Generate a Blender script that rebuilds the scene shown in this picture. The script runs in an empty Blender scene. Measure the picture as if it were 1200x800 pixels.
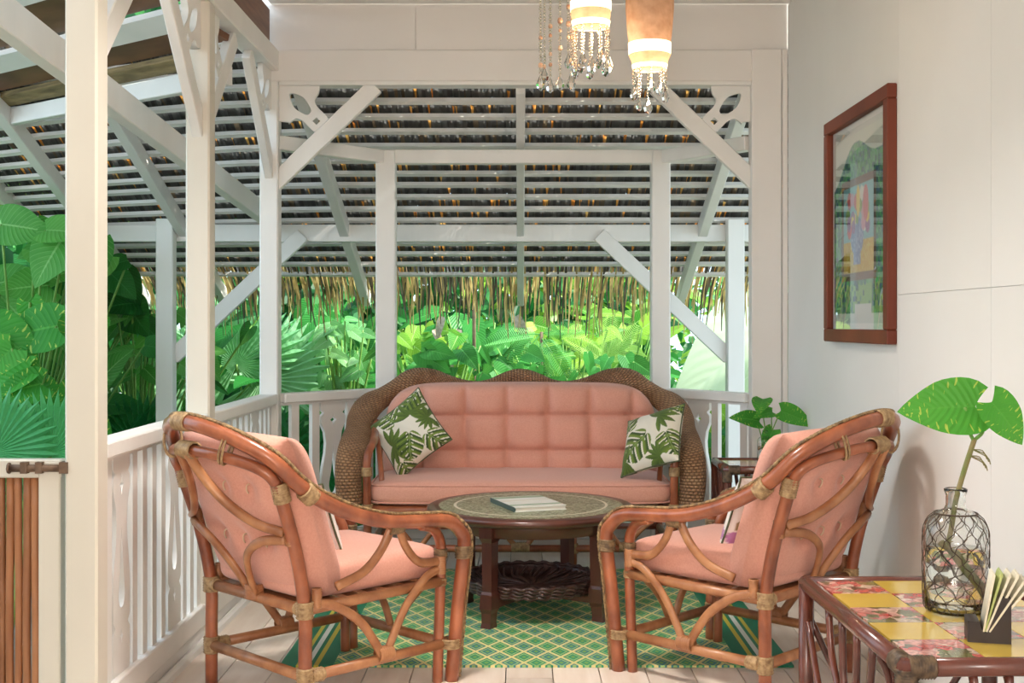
import bpy, bmesh, math, random
import numpy as np
from mathutils import Vector, Matrix, Euler
random.seed(7); rng = np.random.default_rng(7)
PI = math.pi
sc = bpy.context.scene
COL = sc.collection

# ------------------------------------------------------------------ camera, world, sun, exposure
H = 1.28
cam = bpy.data.cameras.new('camera'); camo = bpy.data.objects.new('camera', cam); COL.objects.link(camo)
camo.location = (0, 0, H); camo.rotation_euler = (PI/2, 0, 0)
cam.sensor_width = 36; cam.lens = 1430/1200*36
cam.shift_x = -10/1200; cam.shift_y = -20/1200
cam.clip_start = .05; cam.clip_end = 200
sc.camera = camo
world = bpy.data.worlds.new('world'); sc.world = world; world.use_nodes = True
bg = world.node_tree.nodes['Background']; bg.inputs[0].default_value = (.66, .85, 1.0, 1); bg.inputs[1].default_value = 2.0
sun = bpy.data.lights.new('sun', 'SUN'); sun.energy = 7.0; sun.angle = math.radians(3); sun.color = (1, .95, .84)
suno = bpy.data.objects.new('sun', sun); COL.objects.link(suno)
suno.rotation_euler = Vector((.70, -.12, .70)).to_track_quat('Z', 'Y').to_euler()
room = bpy.data.lights.new('room_lamp', 'POINT'); room.energy = 175; room.color = (1, .90, .83); room.shadow_soft_size = .5
roomo = bpy.data.objects.new('room_lamp', room); COL.objects.link(roomo); roomo.location = (-.5, -2.6, 2.3)
sc.view_settings.view_transform = 'Standard'; sc.view_settings.look = 'None'
sc.view_settings.gamma = 1; sc.view_settings.use_curve_mapping = False
sc.view_settings.exposure = .58

cl = bpy.data.lights.new('ceiling_light', 'AREA'); cl.shape = 'DISK'; cl.size = .44; cl.energy = 21; cl.spread = math.radians(118); cl.color = (1, .93, .87)
clo = bpy.data.objects.new('ceiling_light', cl); COL.objects.link(clo); clo.location = (-.35, 3.6, 2.885)

# ------------------------------------------------------------------ material helpers
def nodes(name):
    m = bpy.data.materials.new(name); m.use_nodes = True
    nt = m.node_tree; b = nt.nodes['Principled BSDF']
    return m, nt, b
def N(nt, t, **k):
    n = nt.nodes.new(t)
    for a, v in k.items(): setattr(n, a, v)
    return n
def ramp(nt, stops, fac):
    r = N(nt, 'ShaderNodeValToRGB'); e = r.color_ramp.elements
    while len(e) < len(stops): e.new(.5)
    for i, (p, c) in enumerate(stops):
        e[i].position = p; e[i].color = (*c, 1)
    nt.links.new(fac, r.inputs[0]); return r.outputs[0]
def mth(nt, op, a, b=None, c=None):
    n = N(nt, 'ShaderNodeMath', operation=op)
    for i, v in enumerate((a, b, c)):
        if v is None: continue
        if isinstance(v, (int, float)): n.inputs[i].default_value = v
        else: nt.links.new(v, n.inputs[i])
    return n.outputs[0]
def mixc(nt, f, a, b):
    n = N(nt, 'ShaderNodeMix', data_type='RGBA')
    for s, v in ((n.inputs[0], f), (n.inputs[6], a), (n.inputs[7], b)):
        if isinstance(v, (int, float)): s.default_value = v
        elif isinstance(v, tuple): s.default_value = (*v, 1)
        else: nt.links.new(v, s)
    return n.outputs[2]
def bump(nt, b, h, s=.3, d=.01):
    n = N(nt, 'ShaderNodeBump'); n.inputs['Strength'].default_value = s; n.inputs['Distance'].default_value = d
    nt.links.new(h, n.inputs['Height']); nt.links.new(n.outputs[0], b.inputs['Normal'])
def simple(name, c1, c2=None, rough=.5, scale=8, stretch=(1,1,1), bs=0., bd=.004, detail=4, spec=.5, coat=0., rnd=0., coord='Object', metal=0., sheen=0.):
    """noise mottled surface, optional grain stretch, bump and per object variation"""
    m, nt, b = nodes(name)
    b.inputs['Roughness'].default_value = rough; b.inputs['Specular IOR Level'].default_value = spec
    b.inputs['Coat Weight'].default_value = coat; b.inputs['Coat Roughness'].default_value = .15
    b.inputs['Metallic'].default_value = metal; b.inputs['Sheen Weight'].default_value = sheen
    tc = N(nt, 'ShaderNodeTexCoord'); mp = N(nt, 'ShaderNodeMapping'); mp.inputs['Scale'].default_value = stretch
    nt.links.new(tc.outputs[coord], mp.inputs[0])
    no = N(nt, 'ShaderNodeTexNoise'); no.inputs['Scale'].default_value = scale; no.inputs['Detail'].default_value = detail
    src = mp.outputs[0]
    if rnd:
        oi = N(nt, 'ShaderNodeObjectInfo'); va = N(nt, 'ShaderNodeVectorMath', operation='ADD')
        sv = N(nt, 'ShaderNodeCombineXYZ'); r10 = mth(nt, 'MULTIPLY', oi.outputs['Random'], 37.)
        nt.links.new(r10, sv.inputs[0]); nt.links.new(r10, sv.inputs[1])
        nt.links.new(src, va.inputs[0]); nt.links.new(sv.outputs[0], va.inputs[1]); src = va.outputs[0]
    nt.links.new(src, no.inputs['Vector'])
    col = ramp(nt, [(.3, c1), (.7, c2 or c1)], no.outputs[0])
    if rnd:
        hs = N(nt, 'ShaderNodeHueSaturation'); nt.links.new(col, hs.inputs['Color'])
        nt.links.new(mth(nt, 'ADD', mth(nt, 'MULTIPLY', oi.outputs['Random'], 2*rnd), 1-rnd), hs.inputs['Value']); col = hs.outputs[0]
    nt.links.new(col, b.inputs['Base Color'])
    if bs: bump(nt, b, no.outputs[0], bs, bd)
    return m
def leafmat(name, c1, c2, trans=.45, rough=.38, vein=None, streak=False):
    """leaf: colour varies per leaf and along the blade; half-translucent"""
    m, nt, b = nodes(name); out = nt.nodes['Material Output']
    oi = N(nt, 'ShaderNodeObjectInfo'); tc = N(nt, 'ShaderNodeTexCoord')
    no = N(nt, 'ShaderNodeTexNoise'); no.inputs['Scale'].default_value = 3.; nt.links.new(tc.outputs['Object'], no.inputs['Vector'])
    f = mth(nt, 'ADD', mth(nt, 'MULTIPLY', oi.outputs['Random'], .7), mth(nt, 'MULTIPLY', no.outputs[0], .5))
    col = ramp(nt, [(.25, c1), (.95, c2)], f)
    uv = N(nt, 'ShaderNodeUVMap'); sp = N(nt, 'ShaderNodeSeparateXYZ'); nt.links.new(uv.outputs[0], sp.inputs[0])
    ax = mth(nt, 'ABSOLUTE', mth(nt, 'SUBTRACT', sp.outputs[0], .5))
    # side veins running out from the midrib
    w = mth(nt, 'SINE', mth(nt, 'MULTIPLY', mth(nt, 'SUBTRACT', sp.outputs[1], mth(nt, 'MULTIPLY', ax, .55)), 75.))
    if vein:
        mid = mth(nt, 'LESS_THAN', ax, .022); sv = mth(nt, 'MULTIPLY', mth(nt, 'GREATER_THAN', w, .93), .45)
        col = mixc(nt, mth(nt, 'MAXIMUM', mth(nt, 'MULTIPLY', mid, .8), sv), col, vein)
    if streak:
        wv = N(nt, 'ShaderNodeTexNoise'); mp = N(nt, 'ShaderNodeMapping'); mp.inputs['Rotation'].default_value = (0, 0, .5); mp.inputs['Scale'].default_value = (3, 22, 1)
        nt.links.new(uv.outputs[0], mp.inputs[0]); nt.links.new(mp.outputs[0], wv.inputs['Vector']); wv.inputs['Scale'].default_value = 1.; wv.inputs['Detail'].default_value = 2
        col = mixc(nt, mth(nt, 'MULTIPLY', mth(nt, 'GREATER_THAN', wv.outputs[0], .64), .8), col, (.55, .68, .12))
    nt.links.new(col, b.inputs['Base Color']); b.inputs['Roughness'].default_value = rough; b.inputs['Specular IOR Level'].default_value = .22
    bump(nt, b, w, .25, .004)
    tr = N(nt, 'ShaderNodeBsdfTranslucent'); mx = N(nt, 'ShaderNodeMixShader'); mx.inputs[0].default_value = trans
    nt.links.new(mixc(nt, .22, col, (.45, .75, .10)), tr.inputs[0])
    nt.links.new(b.outputs[0], mx.inputs[1]); nt.links.new(tr.outputs[0], mx.inputs[2]); nt.links.new(mx.outputs[0], out.inputs[0])
    return m
def attrmat(name, rough=.6, trans=0., coat=0., bs=0., bscale=200, sheen=0.):
    m, nt, b = nodes(name); a = N(nt, 'ShaderNodeAttribute', attribute_name='Col')
    nt.links.new(a.outputs['Color'], b.inputs['Base Color']); b.inputs['Roughness'].default_value = rough
    b.inputs['Coat Weight'].default_value = coat; b.inputs['Sheen Weight'].default_value = sheen
    if bs:
        tc = N(nt, 'ShaderNodeTexCoord'); no = N(nt, 'ShaderNodeTexNoise'); no.inputs['Scale'].default_value = bscale
        nt.links.new(tc.outputs['Object'], no.inputs['Vector']); bump(nt, b, no.outputs[0], bs, .003)
    if trans:
        out = nt.nodes['Material Output']; tr = N(nt, 'ShaderNodeBsdfTranslucent'); mx = N(nt, 'ShaderNodeMixShader'); mx.inputs[0].default_value = trans
        nt.links.new(a.outputs['Color'], tr.inputs[0]); nt.links.new(b.outputs[0], mx.inputs[1]); nt.links.new(tr.outputs[0], mx.inputs[2]); nt.links.new(mx.outputs[0], out.inputs[0])
    return m
def glassmat(name, col=(1,1,1), rough=.0, ior=1.45):
    m, nt, b = nodes(name); b.inputs['Base Color'].default_value = (*col, 1); b.inputs['Roughness'].default_value = rough
    b.inputs['Transmission Weight'].default_value = 1; b.inputs['IOR'].default_value = ior
    return m
def emitmat(name, col, s):
    m, nt, b = nodes(name); b.inputs['Base Color'].default_value = (*col, 1)
    b.inputs['Emission Color'].default_value = (*col, 1); b.inputs['Emission Strength'].default_value = s
    return m

M = {}
M['white'] = simple('white_paint', (.80,.785,.75), (.86,.845,.81), rough=.42, scale=5, stretch=(1,1,.25), bs=.12, bd=.003)
M['cream'] = simple('cream_paint', (.66,.62,.53), (.72,.68,.59), rough=.42, scale=4, stretch=(1,1,.25), bs=.12, bd=.003)
M['wall'] = simple('wall_paint', (.80,.80,.775), (.84,.84,.82), rough=.6, scale=1.6, bs=.05)
M['header'] = simple('header_paint', (.79,.76,.72), (.83,.80,.765), rough=.55, scale=2, bs=.05)
M['brownwood'] = simple('brown_ceiling_board', (.13,.055,.03), (.24,.11,.06), rough=.5, scale=3, stretch=(1,1,12), bs=.2, rnd=.2)
M['plank'] = simple('pale_floor_board', (.78,.65,.54), (.90,.79,.69), rough=.40, scale=2.2, stretch=(9,1,1), bs=.12, bd=.002, rnd=.16)
M['gap'] = simple('dark_underfloor', (.05,.035,.03), rough=.9)
M['rattan'] = simple('red_brown_rattan', (.17,.040,.016), (.45,.14,.058), rough=.28, scale=12, stretch=(1,1,.6), bs=.1, bd=.003, coat=.4)
M['rattan_pale'] = simple('tan_split_rattan', (.28,.10,.038), (.50,.23,.10), rough=.38, scale=14, bs=.1, bd=.003, coat=.2)
M['rattan_dark'] = simple('mahogany_cane', (.075,.020,.013), (.17,.045,.028), rough=.26, scale=9, bs=.08, bd=.003, coat=.5)
M['mahogany'] = simple('dark_mahogany', (.055,.016,.011), (.12,.035,.022), rough=.3, scale=7, stretch=(1,1,.3), coat=.35)
def lash_mat(name, a, b_, wire=False):
    m, nt, b = nodes(name); tc = N(nt, 'ShaderNodeTexCoord'); no = N(nt, 'ShaderNodeTexNoise'); no.inputs['Scale'].default_value = 60
    nt.links.new(tc.outputs['Object'], no.inputs['Vector']); nt.links.new(ramp(nt, [(.3, a), (.7, b_)], no.outputs[0]), b.inputs['Base Color'])
    b.inputs['Roughness'].default_value = .5; bump(nt, b, no.outputs[0], .3, .004); return m
M['lash'] = lash_mat('cane_lashing', (.24,.135,.060), (.50,.34,.17))
M['lash_dark'] = lash_mat('dark_cane_lashing', (.10,.06,.03), (.30,.19,.09))
M['lash_black'] = lash_mat('smoked_cane_lashing', (.035,.02,.012), (.17,.11,.06))
M['cord'] = lash_mat('braided_cord', (.10,.055,.025), (.42,.27,.12))
M['pink'] = simple('salmon_fabric', (.70,.335,.255), (.76,.385,.295), rough=.85, scale=140, bs=.2, bd=.0015, detail=2, spec=.2, sheen=.25)
M['basket'] = simple('dark_basket_cane', (.030,.012,.010), (.085,.035,.028), rough=.4, scale=30, coat=.2)
M['iron'] = simple('rusty_iron', (.10,.06,.04), (.22,.14,.09), rough=.6, scale=40, metal=.4)
M['bamboo'] = simple('brown_bamboo', (.24,.09,.035), (.42,.19,.085), rough=.4, scale=4, stretch=(6,6,.6), rnd=.25)
M['frame_wood'] = simple('red_brown_frame', (.13,.028,.014), (.23,.055,.026), rough=.5, scale=4, stretch=(1,1,.4), spec=.3)
M['mat_board'] = simple('mat_board', (.78,.77,.72), rough=.8)
M['glass'] = glassmat('clear_glass', (.97,.99,.98))
M['pane'] = glassmat('picture_glass', (1,1,1), ior=1.22)
M['water'] = glassmat('water', (.95,.98,.96), ior=1.33)
M['wire'] = simple('dark_net_cord', (.045,.028,.018), (.10,.065,.04), rough=.7, scale=60)
M['blackwood'] = simple('black_brown_wood', (.018,.011,.010), (.035,.022,.018), rough=.45, scale=12)
M['napkin'] = simple('cream_paper', (.80,.74,.56), (.88,.84,.70), rough=.8, scale=30)
M['greenfold'] = simple('green_paper', (.42,.50,.16), (.55,.62,.26), rough=.8, scale=30)
M['paper'] = simple('book_paper', (.74,.72,.64), rough=.8)
M['bookcover'] = simple('book_cover_white', (.72,.76,.70), (.80,.82,.78), rough=.35, scale=9)
M['bookgreen'] = simple('book_cover_green', (.20,.36,.24), (.30,.46,.32), rough=.35, scale=9)
M['bookdark'] = simple('book_spine_dark', (.05,.09,.09), rough=.35)
M['soil'] = simple('leaf_litter_ground', (.14,.145,.12), (.26,.26,.22), rough=.95, scale=3, bs=.6, bd=.05)
M['yellowtile'] = simple('yellow_glazed_tile', (.66,.44,.055), (.74,.52,.085), rough=.12, scale=6, rnd=.08, coat=.5)
M['grout'] = simple('tile_grout', (.30,.20,.08), rough=.8)
M['tuftcord'] = simple('tuft_cord', (.70,.52,.36), rough=.8)
M['stalk'] = simple('brown_green_stalk', (.16,.20,.05), (.30,.22,.10), rough=.6, scale=40, bs=.4, bd=.004)
M['petiole'] = simple('green_petiole', (.10,.28,.04), (.22,.40,.08), rough=.5, scale=12)
M['branch'] = simple('brown_stem', (.09,.06,.035), (.20,.14,.08), rough=.8, scale=20)
M['dry'] = simple('dry_leaf', (.26,.21,.15), (.46,.38,.29), rough=.8, scale=9)
M['bead'] = glassmat('crystal_bead', (1,.93,.85))
M['bead_amber'] = simple('amber_shell_bead', (.50,.22,.12), (.80,.58,.38), rough=.25, scale=50, coat=.5)
M['glow'] = emitmat('lit_lamp_band', (1, .80, .55), 1.5)
M['L_deep'] = leafmat('leaf_deep_green', (.010,.095,.022), (.030,.22,.040), trans=.30, vein=(.06,.28,.07))
M['L_mid'] = leafmat('leaf_mid_green', (.018,.16,.025), (.07,.38,.065), trans=.38, vein=(.16,.50,.13))
M['L_lime'] = leafmat('leaf_lime_green', (.05,.28,.02), (.42,.66,.07), trans=.45, vein=(.55,.75,.25))
M['L_pale'] = leafmat('leaf_pale_green', (.10,.38,.10), (.28,.58,.22), trans=.42, vein=(.5,.7,.45))
M['L_varieg'] = leafmat('leaf_variegated', (.035,.27,.03), (.08,.40,.05), trans=.3, vein=(.10,.42,.06), streak=True)
M['L_fan'] = leafmat('fan_palm_leaf', (.08,.42,.15), (.18,.55,.27), trans=.4)
M['L_fandark'] = leafmat('fan_palm_leaf_dark', (.008,.12,.03), (.020,.20,.05), trans=.3)
M['L_palefan'] = leafmat('fan_palm_leaf_pale', (.20,.54,.24), (.38,.66,.38), trans=.45)
M['L_bright'] = leafmat('leaf_bright_green', (.05,.30,.05), (.20,.58,.13), trans=.42, vein=(.35,.70,.25))
M['L_banana'] = leafmat('banana_leaf', (.60,.74,.45), (.78,.86,.64), trans=.4, rough=.3, vein=(.80,.88,.68))
M['thatch'] = attrmat('thatch_strips', rough=.85, trans=.35)
M['foliage'] = attrmat('mixed_foliage', rough=.45, trans=.4)
M['print'] = attrmat('leaf_print_cotton', rough=.85, bs=.25, bscale=260, sheen=.2)
M['paint'] = attrmat('painted_picture', rough=.6)
# woven wicker from UVs
def wickermat():
    m, nt, b = nodes('woven_wicker'); uv = N(nt, 'ShaderNodeUVMap'); sp = N(nt, 'ShaderNodeSeparateXYZ'); nt.links.new(uv.outputs[0], sp.inputs[0])
    # over-under weave: ribs in u, strands in v, offset every other row
    row = mth(nt, 'FLOOR', sp.outputs[1]); off = mth(nt, 'MULTIPLY', mth(nt, 'MODULO', row, 2.), .5)
    fu = mth(nt, 'FRACT', mth(nt, 'ADD', sp.outputs[0], off)); fv = mth(nt, 'FRACT', sp.outputs[1])
    hu = mth(nt, 'SINE', mth(nt, 'MULTIPLY', fu, PI)); hv = mth(nt, 'SINE', mth(nt, 'MULTIPLY', fv, PI))
    h = mth(nt, 'MULTIPLY', mth(nt, 'POWER', hu, .6), mth(nt, 'POWER', hv, .7))
    tc = N(nt, 'ShaderNodeTexCoord'); no = N(nt, 'ShaderNodeTexNoise'); no.inputs['Scale'].default_value = 14; nt.links.new(tc.outputs['Object'], no.inputs['Vector'])
    c = ramp(nt, [(.25, (.34,.17,.08)), (.75, (.58,.35,.19))], no.outputs[0])
    col = mixc(nt, mth(nt, 'SUBTRACT', 1., mth(nt, 'SMOOTH_MIN', h, 1., .1)), c, (.14,.07,.035))
    nt.links.new(col, b.inputs['Base Color']); b.inputs['Roughness'].default_value = .5; bump(nt, b, h, .8, .01); return m
M['wicker'] = wickermat()
# coffee table top: stone-chip inlay with a pale ring
def tabletopmat():
    m, nt, b = nodes('chip_inlay_top'); tc = N(nt, 'ShaderNodeTexCoord'); v = N(nt, 'ShaderNodeTexVoronoi'); v.inputs['Scale'].default_value = 95
    nt.links.new(tc.outputs['Object'], v.inputs['Vector']); sp = N(nt, 'ShaderNodeSeparateXYZ'); nt.links.new(tc.outputs['Object'], sp.inputs[0])
    r = mth(nt, 'SQRT', mth(nt, 'ADD', mth(nt, 'POWER', sp.outputs[0], 2.), mth(nt, 'POWER', sp.outputs[1], 2.)))
    se = N(nt, 'ShaderNodeSeparateColor'); nt.links.new(v.outputs['Color'], se.inputs[0])
    chip = ramp(nt, [(.0, (.11,.105,.06)), (.45, (.25,.275,.16)), (.8, (.42,.43,.30)), (1., (.17,.14,.08))], se.outputs[0])
    ring = mth(nt, 'LESS_THAN', mth(nt, 'ABSOLUTE', mth(nt, 'SUBTRACT', r, .335)), .006)
    col = mixc(nt, ring, chip, (.70,.66,.52)); nt.links.new(col, b.inputs['Base Color']); b.inputs['Roughness'].default_value = .45; b.inputs['Coat Weight'].default_value = .1
    return m
M['inlay'] = tabletopmat()
def floralmat():
    m, nt, b = nodes('rose_print_tile'); tc = N(nt, 'ShaderNodeTexCoord'); oi = N(nt, 'ShaderNodeObjectInfo')
    cx = N(nt, 'ShaderNodeCombineXYZ'); r = mth(nt, 'MULTIPLY', oi.outputs['Random'], 50.); nt.links.new(r, cx.inputs[0]); nt.links.new(r, cx.inputs[1])
    va = N(nt, 'ShaderNodeVectorMath', operation='ADD'); nt.links.new(tc.outputs['Object'], va.inputs[0]); nt.links.new(cx.outputs[0], va.inputs[1])
    no = N(nt, 'ShaderNodeTexNoise'); no.inputs['Scale'].default_value = 45; nt.links.new(va.outputs[0], no.inputs['Vector'])
    mv = N(nt, 'ShaderNodeMix', data_type='VECTOR'); mv.inputs[0].default_value = .035; nt.links.new(va.outputs[0], mv.inputs[4]); nt.links.new(no.outputs['Color'], mv.inputs[5])
    v = N(nt, 'ShaderNodeTexVoronoi'); v.inputs['Scale'].default_value = 32; nt.links.new(mv.outputs[1], v.inputs['Vector'])
    se = N(nt, 'ShaderNodeSeparateColor'); nt.links.new(v.outputs['Color'], se.inputs[0])
    rose = ramp(nt, [(0., (.62,.06,.06)), (.25, (.75,.18,.15)), (.45, (.85,.45,.38)), (.62, (.85,.66,.50)), (.78, (.12,.16,.05)), (.9, (.30,.30,.08)), (1., (.05,.04,.03))], se.outputs[0])
    pet = mth(nt, 'SINE', mth(nt, 'MULTIPLY', v.outputs['Distance'], 14.))
    col = mixc(nt, mth(nt, 'MULTIPLY', mth(nt, 'ADD', pet, 1.), .22), rose, (.10,.015,.015))
    nt.links.new(col, b.inputs['Base Color']); b.inputs['Roughness'].default_value = .12; b.inputs['Coat Weight'].default_value = .5; return m
M['rosetile'] = floralmat()
def rugmat():
    m, nt, b = nodes('woven_green_mat'); tc = N(nt, 'ShaderNodeTexCoord'); sp = N(nt, 'ShaderNodeSeparateXYZ'); nt.links.new(tc.outputs['Object'], sp.inputs[0])
    x = sp.outputs[0]; y = mth(nt, 'MULTIPLY', sp.outputs[1], .6); k = 1/.094
    a = mth(nt, 'FRACT', mth(nt, 'MULTIPLY', mth(nt, 'ADD', x, y), k)); c = mth(nt, 'FRACT', mth(nt, 'MULTIPLY', mth(nt, 'SUBTRACT', x, y), k))
    ta = mth(nt, 'ABSOLUTE', mth(nt, 'SUBTRACT', a, .5)); tb = mth(nt, 'ABSOLUTE', mth(nt, 'SUBTRACT', c, .5))
    e = mth(nt, 'MAXIMUM', ta, tb)                      # .5 on the lattice lines, 0 in a diamond's middle
    ia = mth(nt, 'FLOOR', mth(nt, 'MULTIPLY', mth(nt, 'ADD', x, y), k)); alt = mth(nt, 'ABSOLUTE', mth(nt, 'MODULO', ia, 2.))
    fill = mixc(nt, alt, (.04,.34,.17), (.05,.26,.26))
    col = mixc(nt, mth(nt, 'GREATER_THAN', e, .415), fill, (.78,.70,.30))
    col = mixc(nt, mth(nt, 'MULTIPLY', mth(nt, 'GREATER_THAN', e, .24), mth(nt, 'LESS_THAN', e, .33)), col, (.34,.55,.20))
    col = mixc(nt, mth(nt, 'LESS_THAN', e, .11), col, (.20,.42,.10))
    ax = mth(nt, 'ABSOLUTE', x); d = mth(nt, 'SUBTRACT', .96, ax)
    band = lambda lo, hi: mth(nt, 'MULTIPLY', mth(nt, 'GREATER_THAN', d, lo), mth(nt, 'LESS_THAN', d, hi))
    col = mixc(nt, mth(nt, 'LESS_THAN', d, .20), col, (.008,.20,.10))
    for lo, hi, cc in ((.062,.078,(.60,.50,.05)), (.092,.112,(.75,.78,.72)), (.128,.146,(.60,.50,.05))): col = mixc(nt, band(lo, hi), col, cc)
    nt.links.new(col, b.inputs['Base Color']); b.inputs['Roughness'].default_value = .55
    wv = mth(nt, 'MULTIPLY', mth(nt, 'SINE', mth(nt, 'MULTIPLY', x, 700.)), mth(nt, 'SINE', mth(nt, 'MULTIPLY', y, 700.))); bump(nt, b, wv, .3, .002); return m
M['rug'] = rugmat()
def shademat():
    m, nt, b = nodes('lamp_shade_fabric'); tc = N(nt, 'ShaderNodeTexCoord'); no = N(nt, 'ShaderNodeTexNoise'); no.inputs['Scale'].default_value = 25
    nt.links.new(tc.outputs['Object'], no.inputs['Vector']); c = ramp(nt, [(.3, (.50,.33,.22)), (.7, (.68,.50,.36))], no.outputs[0]); nt.links.new(c, b.inputs['Base Color']); b.inputs['Roughness'].default_value = .6
    tr = N(nt, 'ShaderNodeBsdfTranslucent'); mx = N(nt, 'ShaderNodeMixShader'); mx.inputs[0].default_value = .5; nt.links.new(c, tr.inputs[0])
    nt.links.new(b.outputs[0], mx.inputs[1]); nt.links.new(tr.outputs[0], mx.inputs[2]); nt.links.new(mx.outputs[0], nt.nodes['Material Output'].inputs[0]); return m
M['shade'] = shademat()

# ------------------------------------------------------------------ geometry helpers
def thing(name, label, cat, loc=(0,0,0), rotz=0, group=None, kind=None):
    o = bpy.data.objects.new(name, None); COL.objects.link(o); o.empty_display_size = .1
    o.location = loc; o.rotation_euler = (0, 0, rotz); tag(o, label, cat, group, kind); return o
def tag(o, label=None, cat=None, group=None, kind=None):
    if label: o['label'] = label
    if cat: o['category'] = cat
    if group: o['group'] = group
    if kind: o['kind'] = kind
    return o
def link(name, me, mat=None, parent=None, loc=None, rot=None, mw=None):
    o = bpy.data.objects.new(name, me); COL.objects.link(o)
    if mat is not None and not me.materials: me.materials.append(M[mat] if isinstance(mat, str) else mat)
    if parent is not None: o.parent = parent
    if mw is not None: o.matrix_local = mw
    if loc is not None: o.location = loc
    if rot is not None: o.rotation_euler = rot
    return o
def copy_tree(o, parent=None):
    c = o.copy(); COL.objects.link(c); c.parent = parent
    for ch in list(o.children):
        if ch is not c: copy_tree(ch, c)
    return c
def cr(pts, n=6):
    """Catmull-Rom through the points"""
    P = [Vector(p) for p in pts]; P = [P[0]*2-P[1]] + P + [P[-1]*2-P[-2]]; out = []
    for i in range(1, len(P)-2):
        for k in range(n):
            t = k/n; a, b, c, d = P[i-1], P[i], P[i+1], P[i+2]
            out.append(.5*((2*b) + (c-a)*t + (2*a-5*b+4*c-d)*t*t + (3*b-a-3*c+d)*t**3))
    out.append(P[-2]); return out
class MB:
    def __init__(s): s.v = []; s.f = []; s.uv = None
    def box(s, c, d, R=None):
        b = len(s.v); c = Vector(c)
        for x in (-.5,.5):
            for y in (-.5,.5):
                for z in (-.5,.5):
                    p = Vector((x*d[0], y*d[1], z*d[2])); s.v.append(c + (R @ p if R is not None else p))
        s.f += [[b+i for i in q] for q in ((0,1,3,2),(4,6,7,5),(0,4,5,1),(2,3,7,6),(0,2,6,4),(1,5,7,3))]; return s
    def bar(s, p0, p1, w, h, up=(0,0,1)):
        p0, p1 = Vector(p0), Vector(p1); d = p1-p0; L = d.length; z = d.normalized(); x = Vector(up).cross(z).normalized(); y = z.cross(x)
        return s.box((p0+p1)/2, (w, h, L), Matrix((x, y, z)).transposed())
    def tube(s, pts, r, seg=8, caps=True, flat=1., up=None):
        P = [Vector(p) for p in pts]; n = len(P); b = len(s.v)
        R = r if isinstance(r, (list, tuple)) else [r]*n
        T = [(P[min(i+1,n-1)]-P[max(i-1,0)]).normalized() for i in range(n)]
        a = Vector(up) if up else (Vector((0,0,1)) if abs(T[0].z) < .9 else Vector((1,0,0)))
        X = (a - T[0]*a.dot(T[0])).normalized()
        for i in range(n):
            if i: X = (X - T[i]*X.dot(T[i])).normalized()
            Y = T[i].cross(X)
            for k in range(seg):
                t = 2*PI*k/seg; s.v.append(P[i] + (X*math.cos(t) + Y*math.sin(t)*flat)*R[i])
        for i in range(n-1):
            for k in range(seg):
                k2 = (k+1) % seg; s.f.append([b+i*seg+k, b+i*seg+k2, b+(i+1)*seg+k2, b+(i+1)*seg+k])
        if caps:
            s.f.append([b+k for k in range(seg)][::-1]); s.f.append([b+(n-1)*seg+k for k in range(seg)])
        return s
    def lathe(s, prof, seg=24, c=(0,0,0), R=None):
        b = len(s.v); c = Vector(c)
        for r, z in prof:
            for k in range(seg):
                t = 2*PI*k/seg; p = Vector((r*math.cos(t), r*math.sin(t), z)); s.v.append(c + (R @ p if R is not None else p))
        for i in range(len(prof)-1):
            for k in range(seg):
                k2 = (k+1) % seg; s.f.append([b+i*seg+k, b+i*seg+k2, b+(i+1)*seg+k2, b+(i+1)*seg+k])
        return s
    def mesh(s, smooth=False, name='m'):
        me = bpy.data.meshes.new(name); me.from_pydata([tuple(v) for v in s.v], [], s.f); me.validate()
        if smooth: me.polygons.foreach_set('use_smooth', [True]*len(me.polygons))
        return me
    def build(s, name, mat, parent=None, smooth=False, bevel=0., **k):
        me = s.mesh(smooth, name)
        if bevel:
            bm = bmesh.new(); bm.from_mesh(me); bmesh.ops.bevel(bm, geom=bm.edges[:], offset=bevel, segments=1, affect='EDGES'); bm.to_mesh(me); bm.free()
        return link(name, me, mat, parent, **k)
def axis_R(z, hint=(0,0,1)):
    z = Vector(z).normalized(); a = Vector(hint)
    if abs(a.dot(z)) > .98: a = Vector((1,0,0))
    x = a.cross(z).normalized(); return Matrix((x, z.cross(x), z)).transposed()
def grid_mesh(P, cols=None, smooth=True, close_u=False, uvs=None):
    """P: (nu,nv,3) array -> mesh with optional 'Col' and uv"""
    nu, nv = P.shape[:2]; me = bpy.data.meshes.new('g'); f = []
    for i in range(nu-1 if not close_u else nu):
        i2 = (i+1) % nu
        for j in range(nv-1): f.append((i*nv+j, i2*nv+j, i2*nv+j+1, i*nv+j+1))
    me.from_pydata(P.reshape(-1,3).tolist(), [], f)
    if smooth: me.polygons.foreach_set('use_smooth', [True]*len(me.polygons))
    if cols is not None:
        a = me.color_attributes.new('Col', 'FLOAT_COLOR', 'POINT'); c = np.ones((nu*nv,4)); c[:,:3] = cols.reshape(-1,3); a.data.foreach_set('color', c.ravel())
    if uvs is not None:
        l = me.uv_layers.new(name='UVMap'); vi = np.empty(len(me.loops), int); me.loops.foreach_get('vertex_index', vi)
        l.data.foreach_set('uv', uvs.reshape(-1,2)[vi].ravel())
    return me
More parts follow.
